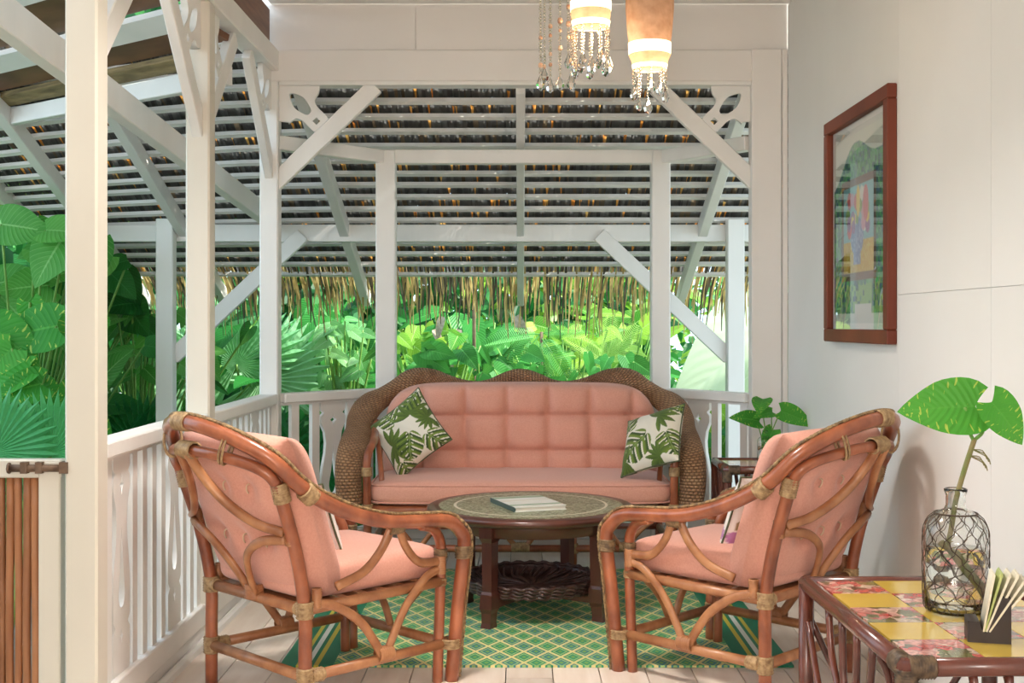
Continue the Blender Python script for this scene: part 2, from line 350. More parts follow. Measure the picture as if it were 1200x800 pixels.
def shape2d(loops, depth, name='fret'):
    """closed 2D loops (outer first, holes after) -> extruded mesh in the XZ plane"""
    cu = bpy.data.curves.new(name, 'CURVE'); cu.dimensions = '2D'; cu.fill_mode = 'BOTH'; cu.extrude = depth/2
    for lp in loops:
        sp = cu.splines.new('POLY'); sp.points.add(len(lp)-1)
        for p, q in zip(sp.points, lp): p.co = (q[0], q[1], 0, 1)
        sp.use_cyclic_u = True
    o = bpy.data.objects.new('tmp', cu); COL.objects.link(o); dg = bpy.context.evaluated_depsgraph_get()
    me = bpy.data.meshes.new_from_object(o.evaluated_get(dg)); bpy.data.objects.remove(o); bpy.data.curves.remove(cu)
    me.materials.clear(); me.transform(Matrix.Rotation(PI/2, 4, 'X')); me.name = name
    return me
def sm2(pts, n=5, closed=True):
    """smooth a 2D loop"""
    P = [Vector((p[0], p[1])) for p in pts]; m = len(P); out = []
    for i in range(m):
        a, b, c, d = P[i-1], P[i], P[(i+1) % m], P[(i+2) % m]
        for k in range(n):
            t = k/n; q = .5*((2*b)+(c-a)*t+(2*a-5*b+4*c-d)*t*t+(3*b-a-3*c+d)*t**3); out.append((q.x, q.y))
    return out
def superbox(a, b, c, e=.28, nu=48, nv=24, crown=0., warp=None):
    """cushion-like superellipsoid"""
    u = np.linspace(-PI, PI, nu, endpoint=False); v = np.linspace(-PI/2, PI/2, nv); U, V = np.meshgrid(u, v, indexing='ij')
    pw = lambda x, k: np.sign(x)*np.abs(x)**k
    X = a*pw(np.cos(V), e*1.3)*pw(np.cos(U), e); Y = b*pw(np.cos(V), e*1.3)*pw(np.sin(U), e); Z = c*pw(np.sin(V), .55)
    Z = Z + crown*np.sign(Z)*(1-(X/a)**2)*(1-(Y/b)**2)
    P = np.stack([X, Y, Z], -1)
    if warp: P = warp(P)
    return grid_mesh(P, close_u=True)

# ------------------------------------------------------------------ setting: ground, floor, walls, ceiling
g = MB(); g.box((0, 12, -.45), (60, 50, .1)); tag(g.build('ground', 'soil'), 'dark leaf-littered garden ground beyond the veranda', 'ground', kind='structure')
XL, XR, YC, YD = -1.27, 1.40, 6.39, 6.97
fl = MB(); fl.v = [Vector(p) for p in ((-1.45,-5,-.05),(1.5,-5,-.05),(1.5,6.45,-.05),(.86,7.08,-.05),(-.86,7.08,-.05),(-1.45,6.45,-.05))]
fl.v += [v + Vector((0,0,-.30)) for v in fl.v]; fl.f = [list(range(6)), list(range(6,12))[::-1]] + [[i, 6+i, 6+(i+1)%6, (i+1)%6] for i in range(6)]
floor = fl.build('floor', 'gap'); tag(floor, 'pale wooden plank floor of the veranda', 'floor', kind='structure')
x = -1.43; i = 0
while x < 1.47:
    w = min(.172, 1.49-x); yend = 6.45 if x < -.86 or x+w > .86 else 7.06
    ys = [-5., .4 + 1.7*((i*.37) % 1), 3.1 + 1.5*((i*.61) % 1), yend]
    for y0, y1 in zip(ys[:-1], ys[1:]):
        b = MB(); b.box((0,0,-.0245), (w-.004, y1-y0-.004, .049)); b.build('plank', 'plank', floor, loc=(x+w/2, (y0+y1)/2, 0))
    x += w; i += 1
wr = MB(); wr.box((XR+.06, .695, 1.3), (.10, 11.39, 3.4)); wall = wr.build('wall_right', 'wall'); tag(wall, 'white panelled wall on the right side', 'wall', kind='structure')
for y0, y1, zs in ((5.41,6.39,(0,2.95)), (4.52,5.41,(0,2.95)), (3.63,4.52,(0,1.39,2.95)), (2.74,3.63,(0,1.39,2.95)), (1.85,2.74,(0,2.95)), (.4,1.85,(0,2.95)), (-5,.4,(0,2.95))):
    for z0, z1 in zip(zs[:-1], zs[1:]):
        b = MB(); b.box((0,0,0), (.012, y1-y0-.0015, z1-z0-.0015)); b.build('wall_panel', 'wall', wall, loc=(XR+.006, (y0+y1)/2, (z0+z1)/2))
b = MB(); b.box((XR-.008, 2.69, .09), (.016, 7.36, .18)); b.box((XR-.011, 2.69, .186), (.022, 7.36, .012)); tag(b.build('baseboard_right', 'wall'), 'white baseboard along the right wall', 'baseboard', kind='structure')
# header wall over the wide opening
hw = MB(); hw.box((.06, YC+.05, 3.02), (2.84, .05, .62)); hdr = hw.build('wall_back', 'header'); tag(hdr, 'pinkish white board wall above the wide opening', 'wall', kind='structure')
for x0, x1 in ((-1.34,-.55), (-.55,.62), (.62,1.40)):
    b = MB(); b.box((0,0,0), (x1-x0-.004, .012, .24)); b.build('header_panel', 'header', hdr, loc=((x0+x1)/2, YC+.02, 2.84))
b = MB(); b.box((.02, YC+.028, 2.635), (2.74, .07, .165)); b.build('header_beam', 'header', hdr, bevel=.005)
b = MB(); b.box((-.02, YC+.055, 2.545), (2.49, .10, .02)); b.build('header_lip', 'white', hdr)
t1 = MB(); t1.box((1.285, YC+.01, 1.36), (.155, .06, 2.715)); t1.box((1.382, YC+.0, 1.36), (.03, .03, 2.72)); t1.box((1.225, YC+.06, 1.27), (.03, .06, 2.54))
tag(t1.build('trim_1', 'header', bevel=.004), 'wide white door-jamb trim in the right corner', 'trim', kind='structure')
b = MB(); b.box((-.6, -5.06, 1.5), (4.3, .1, 3.1)); tag(b.build('wall_front', 'wall'), 'plain white house wall behind the viewer', 'wall', kind='structure')
b = MB(); b.box((-2.65, -.9, 1.5), (.1, 8.2, 3.1)); tag(b.build('sky_screen_left', 'wall'), 'unseen white wall added on the left to hold back sky light', 'wall', kind='structure')  # out of view; added to keep sky light off the nearest post
c = MB(); c.box((.06, .7, 2.99), (2.74, 11.4, .06)); c.box((-2.0, -1.25, 2.99), (1.3, 7.5, .06)); tag(c.build('ceiling', 'white'), 'white painted ceiling over the seating', 'ceiling', kind='structure')
# plate beam along the left, with a brown board above
b = MB(); b.box((-1.315, 4.2, 2.66), (.10, 4.5, .11)); tag(b.build('plate_beam', 'white', bevel=.006), 'white plate beam resting on the left veranda posts', 'beam')
b = MB(); b.box((-1.33, 4.15, 2.82), (.05, 4.4, .20)); tag(b.build('fascia_board', 'brownwood', bevel=.004), 'dark brown board standing on the left plate beam', 'board')

lamp = thing('ceiling_lamp', 'round flush ceiling lamp above the armchairs', 'lamp', (-.35, 3.6, 2.96))
b = MB()
b.lathe([(0,0),(.25,0),(.26,-.02),(.25,-.05),(.24,-.05)], 40); b.build('lamp_base', 'white', lamp, smooth=True)
b = MB(); b.lathe([(.24,-.048),(.20,-.062),(.10,-.07),(.001,-.072)], 40); b.build('lamp_diffuser', 'glow', lamp, smooth=True)

# ------------------------------------------------------------------ veranda posts with brackets
def bracket_parts(root, at, dirv, z_top, brace=.52, drop=.50):
    """diagonal brace and pierced corner board in the vertical plane through dirv"""
    d = Vector(dirv).normalized(); p = Vector(at)
    A = p + Vector((0,0,z_top-drop)); B = p + d*brace + Vector((0,0,z_top))
    side = d.cross(Vector((0,0,1)))
    k = (B-A).normalized(); br = MB(); br.bar(A-k*.05, B-k*.02, .042, .088, up=side.cross(k)); br.build('brace', 'white', root, bevel=.004)
    out = [(0,0),(.20,0),(.205,-.05),(.185,-.085),(.20,-.125),(.245,-.17),(.285,-.235),(.235,-.285),(.17,-.245),(.125,-.20),(.085,-.185),(.05,-.205),(0,-.20)]
    hole = sm2([(.055,-.055),(.125,-.075),(.165,-.135),(.16,-.16),(.135,-.165),(.075,-.125)], 4)
    sq = [(.195,-.18),(.215,-.20),(.195,-.22),(.175,-.20)]
    me = FRETC if 'FRETC' in globals() else None
    if me is None:
        me = shape2d([sm2(out[1:-1], 3)[:-2] + [(0,-.20),(0,0)], hole, sq], .028, 'corner_fret'); globals()['FRETC'] = me; me.materials.append(M['white'])
    mw = Matrix((( d.x, side.x*-1, 0, p.x), (d.y, side.y*-1, 0, p.y), (0, 0, 1, z_top), (0,0,0,1)))
    link('corner_fretwork', me, None, root, mw=mw)
def post(label, x, y, w, h, mat='white', z0=-.05, brackets=(), zt=2.605, group='white veranda posts'):
    t = thing('veranda_post', label, 'post', (x, y, 0), group=group)
    b = MB(); b.box((0,0,(z0+h)/2), (w, w, h-z0)); b.build('shaft', mat, t, bevel=.007)
    for d in brackets: bracket_parts(t, Vector(d).normalized()*w*.5, d, zt if abs(d[1]) > .5 else 2.55)
    return t
W = .098
post('thick cream post beside the bamboo gate, nearest of the veranda posts', XL-W/2, 3.66+W/2, W, 2.605, 'cream', brackets=((0,1,0),))
post('white post behind the left armchair, with pierced brackets on both sides', XL-W/2, 4.98+W/2, W, 2.605, 'cream', brackets=((0,-1,0),(0,1,0)))
post('white corner post carrying the left end of the header', XL-W/2, YC+W/2, W, 2.605, 'white', brackets=((0,-1,0),(1,0,0)))
pE = thing('corner_bracket', 'pierced corner bracket with diagonal brace under the right end of the header', 'bracket', (1.215, YC+.05, 0)); bracket_parts(pE, (0,0,0), (-1,0,0), 2.55)
DX, EX = -.772, .803
post('slim white post behind the left end of the sofa', DX, YD+.05, .112, 2.28)
post('slim white post behind the right end of the sofa', EX, YD+.05, .108, 2.28)
def beam(name, p0, p1, w, h, label, mat='white', up=(0,0,1)):
    b = MB(); b.bar(p0, p1, w, h, up); return tag(b.build(name, mat, bevel=.004), label, 'beam')
beam('bay_beam', (DX-.05, YD+.04, 2.24), (EX+.05, YD+.04, 2.24), .075, .08, 'straight white beam across the two posts behind the sofa')
beam('bay_beam', (XL-.03, YC+.06, 2.24), (DX-.02, YD+.03, 2.24), .07, .075, 'short slanted white beam from left corner post to the bay')
beam('bay_beam', (1.215, YC+.09, 2.24), (EX+.02, YD+.03, 2.24), .07, .075, 'short slanted white beam from the right trim to the bay')

# ------------------------------------------------------------------ railings
pw, ph = .085, .725
def fp(pts): return [(a*pw, b*ph) for a, b in pts]
Rs = [(1,0),(1,.185),(.72,.215),(1,.245),(1,.40),(.86,.50),(.66,.60),(.60,.68),(.70,.76),(1,.83),(1,.88),(.76,.905),(1,.93),(1,1)]
outer = fp(Rs + [(-a, b) for a, b in Rs[::-1]])
FRET = shape2d([outer, fp([(0,.90),(.09,.865),(.26,.85),(.09,.835),(0,.80),(-.09,.835),(-.26,.85),(-.09,.865)]),
                sm2(fp([(0,.67),(.10,.55),(.22,.45),(.36,.36),(.22,.305),(0,.295),(-.22,.305),(-.36,.36),(-.22,.45),(-.10,.55)]), 3),
                fp([(0,.20),(.06,.175),(.15,.165),(.06,.155),(0,.125),(-.06,.155),(-.15,.165),(-.06,.175)])], .022, 'fret_panel')
FRET.materials.append(M['white'])
SL = MB(); SL.box((0,0,.5025), (.05,.028,.725)); SLAT = SL.mesh(name='baluster'); SLAT.materials.append(M['white'])
def railing(label, p0, p1, frets, slats):
    p0, p1 = Vector((*p0,0)), Vector((*p1,0)); L = (p1-p0).length; a = math.atan2(p1.y-p0.y, p1.x-p0.x)
    t = thing('railing', label, 'railing', p0, a, group='white veranda railings')
    b = MB(); b.box((L/2,0,.89), (L,.095,.05)); b.build('top_rail', 'white', t, bevel=.005)
    b = MB(); b.box((L/2,0,.858), (L,.05,.014)); b.build('rail_moulding', 'white', t)
    b = MB(); b.box((L/2,0,.097), (L,.07,.086)); b.build('bottom_rail', 'white', t, bevel=.004)
    b = MB(); b.box((L/2,0,.025), (L,.055,.05)); b.build('kick_board', 'white', t)
    for f in frets: link('fretwork_panel', FRET, None, t, loc=(f*L, 0, .14))
    for s in slats: link('baluster', SLAT, None, t, loc=(s*L, 0, 0))
xr = XL-W/2
railing('white railing with cut-out panels between the cream post and the left armchair', (xr, 3.66+W), (xr, 4.98), (.20,.70), (.03,.095,.305,.395,.485,.575,.805,.89,.97))
railing('white railing behind the left armchair, leading to the corner post', (xr, 4.98+W), (xr, YC), (.22,.72), (.03,.11,.33,.42,.51,.60,.83,.91,.98))
railing('short slanted white railing with one cut-out panel left of the sofa', (xr+.045, YC+W*.7), (DX-.03, YD+.02), (.50,), (.13,.325,.675,.87))
railing('short slanted white railing with one cut-out panel right of the sofa', (EX+.04, YD+.02), (1.225, YC+.08), (.40,), (.07,.205,.60,.93))
railing('long white railing behind the sofa', (DX+.056, YD+.05), (EX-.054, YD+.05), (.5,), (.05,.13,.21,.29,.37,.63,.71,.79,.87,.95))
b = MB(); b.tube([(XL+.0,3.7,.0),(XL+.0,YC,.0)], .022, 8); tag(b.build('baseboard_left', 'white'), 'small white moulding at the foot of the left railing', 'baseboard', kind='structure')
# gate of bamboo
gt = thing('gate', 'low gate of brown bamboo poles in a cream frame', 'gate', (-1.385, 3.70, 0))
gw = .70
for nm, cx, cz, dx, dz in (('top_rail', -gw/2, .845, gw, .055), ('bottom_rail', -gw/2, .10, gw, .06)):
    b = MB(); b.box((cx, 0, cz), (dx, .045, dz)); b.build(nm, 'cream', gt, bevel=.004)
for cx in (-.035, -gw+.035):
    b = MB(); b.box((cx, -.002, .455), (.066, .046, .825)); b.build('stile', 'cream', gt, bevel=.004)
px = -.087
for k in range(21):
    r = .0122 + .0016*random.random(); nd = sorted(random.uniform(0,1) for _ in range(3)); pts = []; rr = []
    for j in range(5):
        z = .13 + (j+.5*(k*.37 % 1))*.69/4.6; off = .0015*math.sin(k*3+j*1.3)
        for dz, q in ((-.006, 1.), (0, 1.07), (.006, 1.)): pts.append((px+off, .004, z+dz)); rr.append(r*q)
    pts = [(pts[0][0], .004, .12)] + pts + [(pts[-1][0], .004, .83)]; rr = [r] + rr + [r]
    b = MB(); b.tube(pts, rr, 8); b.build('bamboo_pole', 'bamboo', gt, smooth=True); px -= .0258
bo = MB(); bo.tube([(-.155,-.032,.848),(.012,-.032,.848)], .011, 8); bo.tube([(-.155,-.032,.848),(-.15,-.032,.848)], .017, 8); bolt = bo.build('bolt', 'iron', gt, smooth=True)
for xx in (-.105, -.06, .015):
    b = MB(); b.box((xx, -.03, .85), (.02 if xx < 0 else .026, .03, .034)); b.build('bolt_keeper', 'iron', bolt)

# ------------------------------------------------------------------ thatched roof: rafters, battens, strips
S = .38
roofZ = lambda Y: 5.052 - S*Y
def RY(py): return 3.772/((380-py)/1430 + S)
pyb = [40, 56, 73, 90, 107, 126, 144, 161, 178, 195, 210, 223, 237, 251, 264, 277.5, 291, 303, 315, 327]
YB = [RY(p) for p in pyb]
def bend(x, y):
    if x > -1.2: return y
    w = ((-1.2-x)/2.0)**1.5; f = (y-6.4)/3.2; return y + w*.36*(1-1.25*f)
roof = thing('roof', 'palm-thatched veranda roof on white battens', 'roof', kind='structure')
XE0, XE1 = -3.30, 4.2
for i, y in enumerate(YB):
    xs = [XE0 + (XE1-XE0)*k/14 for k in range(15)]
    if y < 6.45: xs = [v for v in xs if v < -1.5] + [-1.42]
    b = MB(); pts = [(xx, bend(xx, y), roofZ(bend(xx, y))+.035) for xx in xs]
    for p, q in zip(pts[:-1], pts[1:]): b.bar(p, Vector(q)+(Vector(q)-Vector(p))*.01, .036, .024, up=(0,S,1))
    b.build('batten', 'white', roof)
for x in (-2.87, -2.26, -1.18, 0., 1.22, 2.4):
    y0 = 6.5 if x > -1.3 else 6.6; b = MB(); b.bar((x, y0, roofZ(y0)-.03), (x, 9.36, roofZ(9.36)-.03), .062 if x else .05, .10, up=(0,S,1)); b.build('rafter', 'white', roof, bevel=.004)
b = MB(); b.bar((XE0, 6.9, roofZ(6.9)+.0), (XE0, 9.2, roofZ(9.2)+.0), .05, .12, up=(0,S,1)); b.build('verge_board', 'white', roof)
# thatch strips, one course per batten interval
V = []; F = []; C = []
def quad(a, b_, c_, d, col):
    k = len(V); V.extend([a, b_, c_, d]); F.append((k, k+1, k+2, k+3)); C.extend([col]*4)
for i in range(len(YB)-1):
    y0, y1 = YB[i], YB[i+1]; x = XE0 if y1 < 6.5 else XE0; xe = XE1
    while x < xe:
        if y1 < 6.5 and -1.42 < x < 1.55: x = 1.55
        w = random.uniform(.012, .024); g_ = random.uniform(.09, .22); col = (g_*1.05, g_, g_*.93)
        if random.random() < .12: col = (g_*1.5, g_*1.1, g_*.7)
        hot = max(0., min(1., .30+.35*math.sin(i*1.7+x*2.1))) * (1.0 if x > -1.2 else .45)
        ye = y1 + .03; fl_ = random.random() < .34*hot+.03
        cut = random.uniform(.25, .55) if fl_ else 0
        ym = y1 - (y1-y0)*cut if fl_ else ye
        zt = .075 + random.uniform(-.008, .008); sk = random.uniform(-.012, .012)
        P = lambda xx, yy, dz: (xx, bend(xx, yy), roofZ(bend(xx, yy)) + dz)
        quad(P(x, y0-.03, zt+.02), P(x+w*1.3, y0-.03, zt+.012), P(x+w*1.3+sk, ym, zt-.012), P(x+sk, ym, zt-.004), col)
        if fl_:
            o = random.random(); oc = (.95, .34+.25*o, .05+.12*o)  # bright orange puts light through thin leaf ends into the strip colour
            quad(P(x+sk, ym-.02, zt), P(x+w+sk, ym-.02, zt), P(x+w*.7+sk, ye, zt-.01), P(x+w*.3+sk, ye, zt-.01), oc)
        x += w*.93
# a covering layer a little above keeps the sky out, left off where the orange chink-light strips are
for i in range(len(YB)-1):
    y0, y1 = YB[i], YB[i+1]; x = XE0; xe = XE1
    while x < xe:
        if y1 < 6.5 and -1.45 < x < 1.55: x = 1.55
        w = random.uniform(.05, .12); P = lambda xx, yy, dz: (xx, bend(xx, yy), roofZ(bend(xx, yy)) + dz)
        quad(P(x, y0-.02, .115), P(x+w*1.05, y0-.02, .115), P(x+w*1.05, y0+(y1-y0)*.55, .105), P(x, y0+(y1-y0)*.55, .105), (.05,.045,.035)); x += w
# eave fringe
ye = YB[-1]
for layer in range(3):
    x = XE0
    while x < XE1:
        w = random.uniform(.008, .018); yy = bend(x, ye) + .02 + .09*layer; z = roofZ(yy) + .08; L = random.uniform(.20, .58) * (1.0 if layer < 2 else .8)
        t = random.random(); col = (.30+.40*t, .22+.30*t, .08+.13*t) if random.random() < .6 else (.10, .085, .055)
        sk = random.uniform(-.05, .05); ty = random.uniform(.35, .75)*L; zz = z - math.sqrt(max(.0001, L*L-ty*ty))
        mx_, my_, mz_ = x+sk*.4, yy+ty*.6, z-(z-zz)*.4
        a, b_ = (x, yy-.15, z+.06), (x+w, yy-.15, z+.06); c_, d = (mx_+w, my_, mz_), (mx_, my_, mz_)
        quad(a, b_, c_, d, col); quad(d, c_, (x+sk+w*.7, yy+ty, zz), (x+sk+w*.3, yy+ty, zz), col)
        x += w*random.uniform(1.2, 3.0)
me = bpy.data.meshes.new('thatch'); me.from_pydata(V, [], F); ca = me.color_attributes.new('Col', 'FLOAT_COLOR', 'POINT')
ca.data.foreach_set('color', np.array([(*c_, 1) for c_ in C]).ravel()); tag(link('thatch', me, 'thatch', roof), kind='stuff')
# outer beam, posts, braces
YO = 8.17
beam('eave_beam', (-3.05, YO+.03, 1.891), (2.6, YO+.03, 1.891), .07, .114, 'long white eave beam under the thatch, on the outer posts')
def outer_post(label, x, sgn, reach):
    t = thing('eave_post', label, 'post', (x, YO-.06, 0), group='outer eave posts')
    b = MB(); b.box((0,0,.77), (.112,.10,2.42)); b.build('shaft', 'white', t, bevel=.006)
    b = MB(); b.bar((sgn*.03, .05, 1.06), (sgn*reach, .05, 1.88), .10, .05, up=(0,1,0)); b.build('brace', 'white', t, bevel=.004)
outer_post('bluish white outer post seen between the two left veranda posts', -2.355, 1, .90)
outer_post('bluish white outer post near the right trim, with a long brace', 1.425, -1, .90)
beam('tie_beam', (-1.63, 3.3, 2.29), (-1.63, 8.1, 1.955), .06, .12, 'white sloping tie beam running back past the left veranda posts')
# soffit of the side roof at the upper left: brown boards between white strips
sof = thing('side_roof', 'brown boarded soffit of the side roof at the upper left', 'roof', kind='structure')
P0, P1 = Vector((-3.6, 7.408, 2.39)), Vector((-1.36, 5.685, 2.39)); dd = (P1-P0).normalized(); nn = Vector((-.61, -.793, .0)); nn = (nn - dd*nn.dot(dd)).normalized(); sl = .30
def soff(k, dz=0.): return nn*k + Vector((0,0,sl*k+dz))
b = MB(); b.bar(P0+Vector((0,0,.05)), P1+Vector((0,0,.05)), .05, .09); b.build('fascia', 'white', sof, bevel=.004)
seq = [('straw_board', 'dry2', .10), ('brown_board', 'brownwood', .18), ('white_strip', 'white', .14), ('brown_board', 'brownwood', .26), ('white_strip', 'white', .14), ('brown_board', 'brownwood', .26), ('white_strip', 'white', .14), ('brown_board', 'brownwood', .26), ('white_strip', 'white', .14), ('brown_board', 'brownwood', .3)]
M['dry2'] = simple('straw_edge', (.12,.085,.035), (.34,.25,.11), rough=.8, scale=5, stretch=(1,1,14), bs=.5, bd=.02)
k = .03
for nm, mt, wd in seq:
    a = P0 + soff(k+wd/2, .105+(.03 if mt == 'brownwood' else 0)); e = P1 + soff(k+wd/2, .105+(.03 if mt == 'brownwood' else 0))
    e = e + dd*(k+wd/2)*.61/.793
    if nm == 'straw_board': b = MB(); b.bar(a, e, wd, .03, up=(soff(1)).cross(dd))
    else: b = MB(); b.bar(a - dd*.3, e, wd-.003, .03, up=(soff(1)).cross(dd))
    b.build(nm, mt, sof); k += wd

# ------------------------------------------------------------------ armchairs
def strip(pts, r, n=6, seg=8, flat=1.): b = MB(); b.tube(cr(pts, n), r, seg, flat=flat); return b
def lashing(p, ax, r, L, turns=None):
    """wrapped binding: ridged sleeve"""
    turns = turns or max(3, int(L/.008)); prof = [(r*.9, -L/2)]
    for k in range(turns):
        z = -L/2 + L*(k+.5)/turns; prof += [(r*1.05, z-L/turns*.45), (r*1.16, z), (r*1.05, z+L/turns*.45)]
    prof.append((r*.9, L/2)); b = MB(); b.lathe(prof, 10, p, axis_R(ax)); return b
def mir(pts): return [(-a, b, c) for a, b, c in pts]
def backy(x, z):
    q = (z-.36)/.41; return -.305 - .115*q - .125*(1-(x/.29)**2)*max(0, (z-.36)/.5)
def tufted(w, h, t, tufts, warp, nu=44, nv=44, depth=.035):
    u = np.linspace(-1,1,nu); v = np.linspace(-1,1,nv); U, Vv = np.meshgrid(u, v, indexing='ij'); out = []
    th = ((1-np.abs(U)**9)*(1-np.abs(Vv)**9)).clip(0)**.36
    X = U*w/2*(1-.06*np.abs(Vv)**4); Z = Vv*h/2*(1-.06*np.abs(U)**4)
    g_ = np.zeros_like(U)
    for a, b_ in tufts: g_ += np.exp(-(((U-a)*w/2)**2+((Vv-b_)*h/2)**2)/.0022)
    T = t/2*th - depth*g_*th
    A = np.stack([X, T, Z], -1); B = np.stack([X, -T, Z], -1)
    P = np.concatenate([A, B[::-1]], 0)
    return grid_mesh(warp(P), close_u=True)
def make_chair(label):
    t = thing('rattan_armchair', label, 'armchair', group='rattan armchairs')
    half = [(0,-.58,.965),(.11,-.562,.952),(.21,-.505,.912),(.30,-.435,.850),(.338,-.345,.755),(.345,-.195,.672),(.345,-.02,.618),(.345,.15,.600),(.345,.255,.588),(.343,.318,.548),(.338,.345,.485),(.318,.335,.28),(.295,.322,.0)]
    rail = mir(half[:0:-1]) + half; P = cr(rail, 6)
    b = MB(); b.tube(P, .0255, 10); ar = b.build('arm_rail', 'rattan', t, smooth=True)
    b = MB()   # braid along the outside of the rail
    n = len(P); Q = []
    for i, p in enumerate(P):
        T = (P[min(i+1,n-1)]-P[max(i-1,0)]).normalized(); c_ = Vector((0,.05,.35)); o = (p-c_); o.x *= .35; o.y *= .8 if p.y > .28 else -.1; o.z = abs(o.z)+.35 if p.y < .3 else o.z*.2
        o = (o - T*o.dot(T)).normalized(); Q.append(p + o*.028)
    for ph_ in (0, PI):
        R_ = []; acc = 0
        for i, q in enumerate(Q):
            if i: acc += (Q[i]-Q[i-1]).length
            R_.append((q, acc))
        fine = []
        for i in range(len(R_)-1):
            for m_ in range(3):
                f = m_/3; q = R_[i][0].lerp(R_[i+1][0], f); a = R_[i][1]*(1-f)+R_[i+1][1]*f; fine.append(q + Vector((math.sin(a*230+ph_), math.cos(a*230+ph_), 0))*.0035)
        b.tube(fine, .0055, 5)
    b.build('braid', 'cord', ar, smooth=True)
    # rear posts bent over into the lower crest rail
    lo = [(.30,-.42,.770),(.285,-.448,.808),(.23,-.485,.838),(.12,-.54,.864),(0,-.562,.872)]
    b = MB(); b.tube(cr(mir(lo[:]) [0:4] + [lo[4]] + lo[3::-1], 5), .019, 9); b.build('crest_rail', 'rattan', t, smooth=True)
    for s in (1,-1):
        m_ = (lambda L: L) if s == 1 else mir
        strip(m_([(.287,-.305,0),(.287,-.305,.2),(.287,-.307,.36),(.292,-.345,.55),(.300,-.42,.775)]), .0225).build('rear_leg', 'rattan', t, smooth=True)
        strip(m_([(.272,.275,0),(.278,.278,.2),(.285,.28,.44),(.295,.265,.515),(.325,.205,.565),(.342,.14,.585)]), .019).build('front_leg', 'rattan', t, smooth=True)
        strip(m_([(.290,-.30,.355),(.290,.28,.362)]), .0185, 2).build('seat_rail', 'rattan_pale', t, smooth=True)
        strip(m_([(.290,-.30,.138),(.290,.30,.138)]), .0185, 2).build('stretcher', 'rattan_pale', t, smooth=True)
        for pts in ([(.300,-.27,.372),(.306,-.20,.355),(.308,-.10,.288),(.304,-.03,.20),(.298,.0,.152)], [(.300,.262,.412),(.308,.19,.392),(.310,.105,.315),(.305,.05,.22),(.298,.022,.152)],
                    [(.335,.045,.592),(.325,.085,.515),(.315,.155,.452),(.300,.262,.438)], [(.335,.015,.592),(.325,-.025,.515),(.315,-.09,.452),(.300,-.19,.415)]):
            strip(m_(pts), .0165, 6, 8, .7).build('side_arc', 'rattan_pale', t, smooth=True)
        for pts in ([(.25,.295,.345),(.17,.30,.325),(.07,.30,.235),(.02,.297,.15)],):
            strip(m_(pts), .014, 6).build('front_arc', 'rattan_pale', t, smooth=True)
        yb = lambda L: m_([(x, backy(x, z)-.006, z) for x, z in L])
        strip(yb([(.028,.862),(.045,.79),(.10,.705),(.19,.640),(.285,.615)]), .0165, 6, 8, .7).build('back_arc', 'rattan_pale', t, smooth=True)
        strip(yb([(.285,.592),(.18,.575),(.085,.52),(.035,.44),(.018,.372)]), .0165, 6, 8, .7).build('back_arc', 'rattan_pale', t, smooth=True)
        for p, ax, r, L, mt in (((.287,-.306,.355),(0,0,1),.026,.055,'lash'), ((.287,-.305,.138),(0,0,1),.0255,.06,'lash'), ((.298,-.405,.745),(0,-.25,1),.026,.065,'lash'),
                            ((.342,-.33,.738),(0,.75,-.65),.0285,.05,'lash'), ((.336,.343,.465),(-.05,0,1),.028,.045,'lash_dark'), ((.287,.278,.462),(0,0,1),.022,.035,'lash_dark'),
                            ((.30,.312,.138),(0,0,1),.034,.035,'lash'), ((.283,.278,.36),(0,0,1),.0225,.025,'lash'), ((.27,-.306,.355),(1,0,0),.021,.05,'lash'), ((.29,-.262,.138),(0,1,0),.021,.05,'lash'),
                            ((.30,.265,.425),(0,0,1),.018,.065,'rattan_pale'), ((.30,.012,.158),(0,1,0),.024,.06,'rattan_pale'), ((.298,-.268,.39),(0,0,1),.016,.065,'rattan_pale'), ((.288,-.36,.60),(0,0,1),.018,.06,'rattan_pale'), ((.335,.03,.590),(0,1,0),.022,.06,'lash_dark')):
            if s == -1: p = (-p[0], p[1], p[2]); ax = (-ax[0], ax[1], ax[2])
            lashing(p, ax, r, L).build('lashing', mt, t, smooth=True)
    for y, z in ((-.305,.355),(.285,.36),(-.305,.138),(.30,.138)):
        b = MB(); b.tube([(-.28,y,z),(.28,y,z)], .0185, 9); b.build('cross_rail', 'rattan_pale' if z < .2 or y < 0 else 'rattan', t, smooth=True)
    lashing((0,-.562,.872), (1,0,0), .027, .085).build('lashing', 'lash', t, smooth=True)
    lashing((0,-.312,.375), (0,0,1), .030, .05).build('lashing', 'rattan_pale', t, smooth=True)
    lashing((0,-.58,.965), (1,0,0), .0275, .075).build('lashing', 'lash', t, smooth=True)
    for sx in (1,-1):
        b = MB()
        T = Vector((sx*.85, .42, -.30)).normalized(); upv = (Vector((0,0,1))-T*T.z).normalized(); sd = T.cross(upv); c_ = Vector((sx*.17, -.522, .892))
        for q in (-.006, .006): b.tube([c_ + T*q + sd*.029*math.cos(2*PI*j/20) + upv*.060*math.sin(2*PI*j/20) for j in range(21)], .0045, 5, caps=False)
        b.build('binding_strap', 'lash', t, smooth=True)
    b = MB()
    for k in range(7): b.box((0, -.25+k*.085, .358), (.55,.05,.012))
    b.build('seat_deck', 'rattan_pale', t)
    sc_ = link('seat_cushion', superbox(.272, .30, .060, .15, crown=.012), 'pink', t, loc=(0, .0, .432))
    def wp(P):
        z = P[...,2]; x = P[...,0]; y = P[...,1]; f = (z+.29)/.58
        zz = z + .665; P2 = P.copy(); P2[...,2] = zz - .03*f
        P2[...,1] = y - .195 - .165*f - .075*(1-(x/.29)**2)*f; return P2
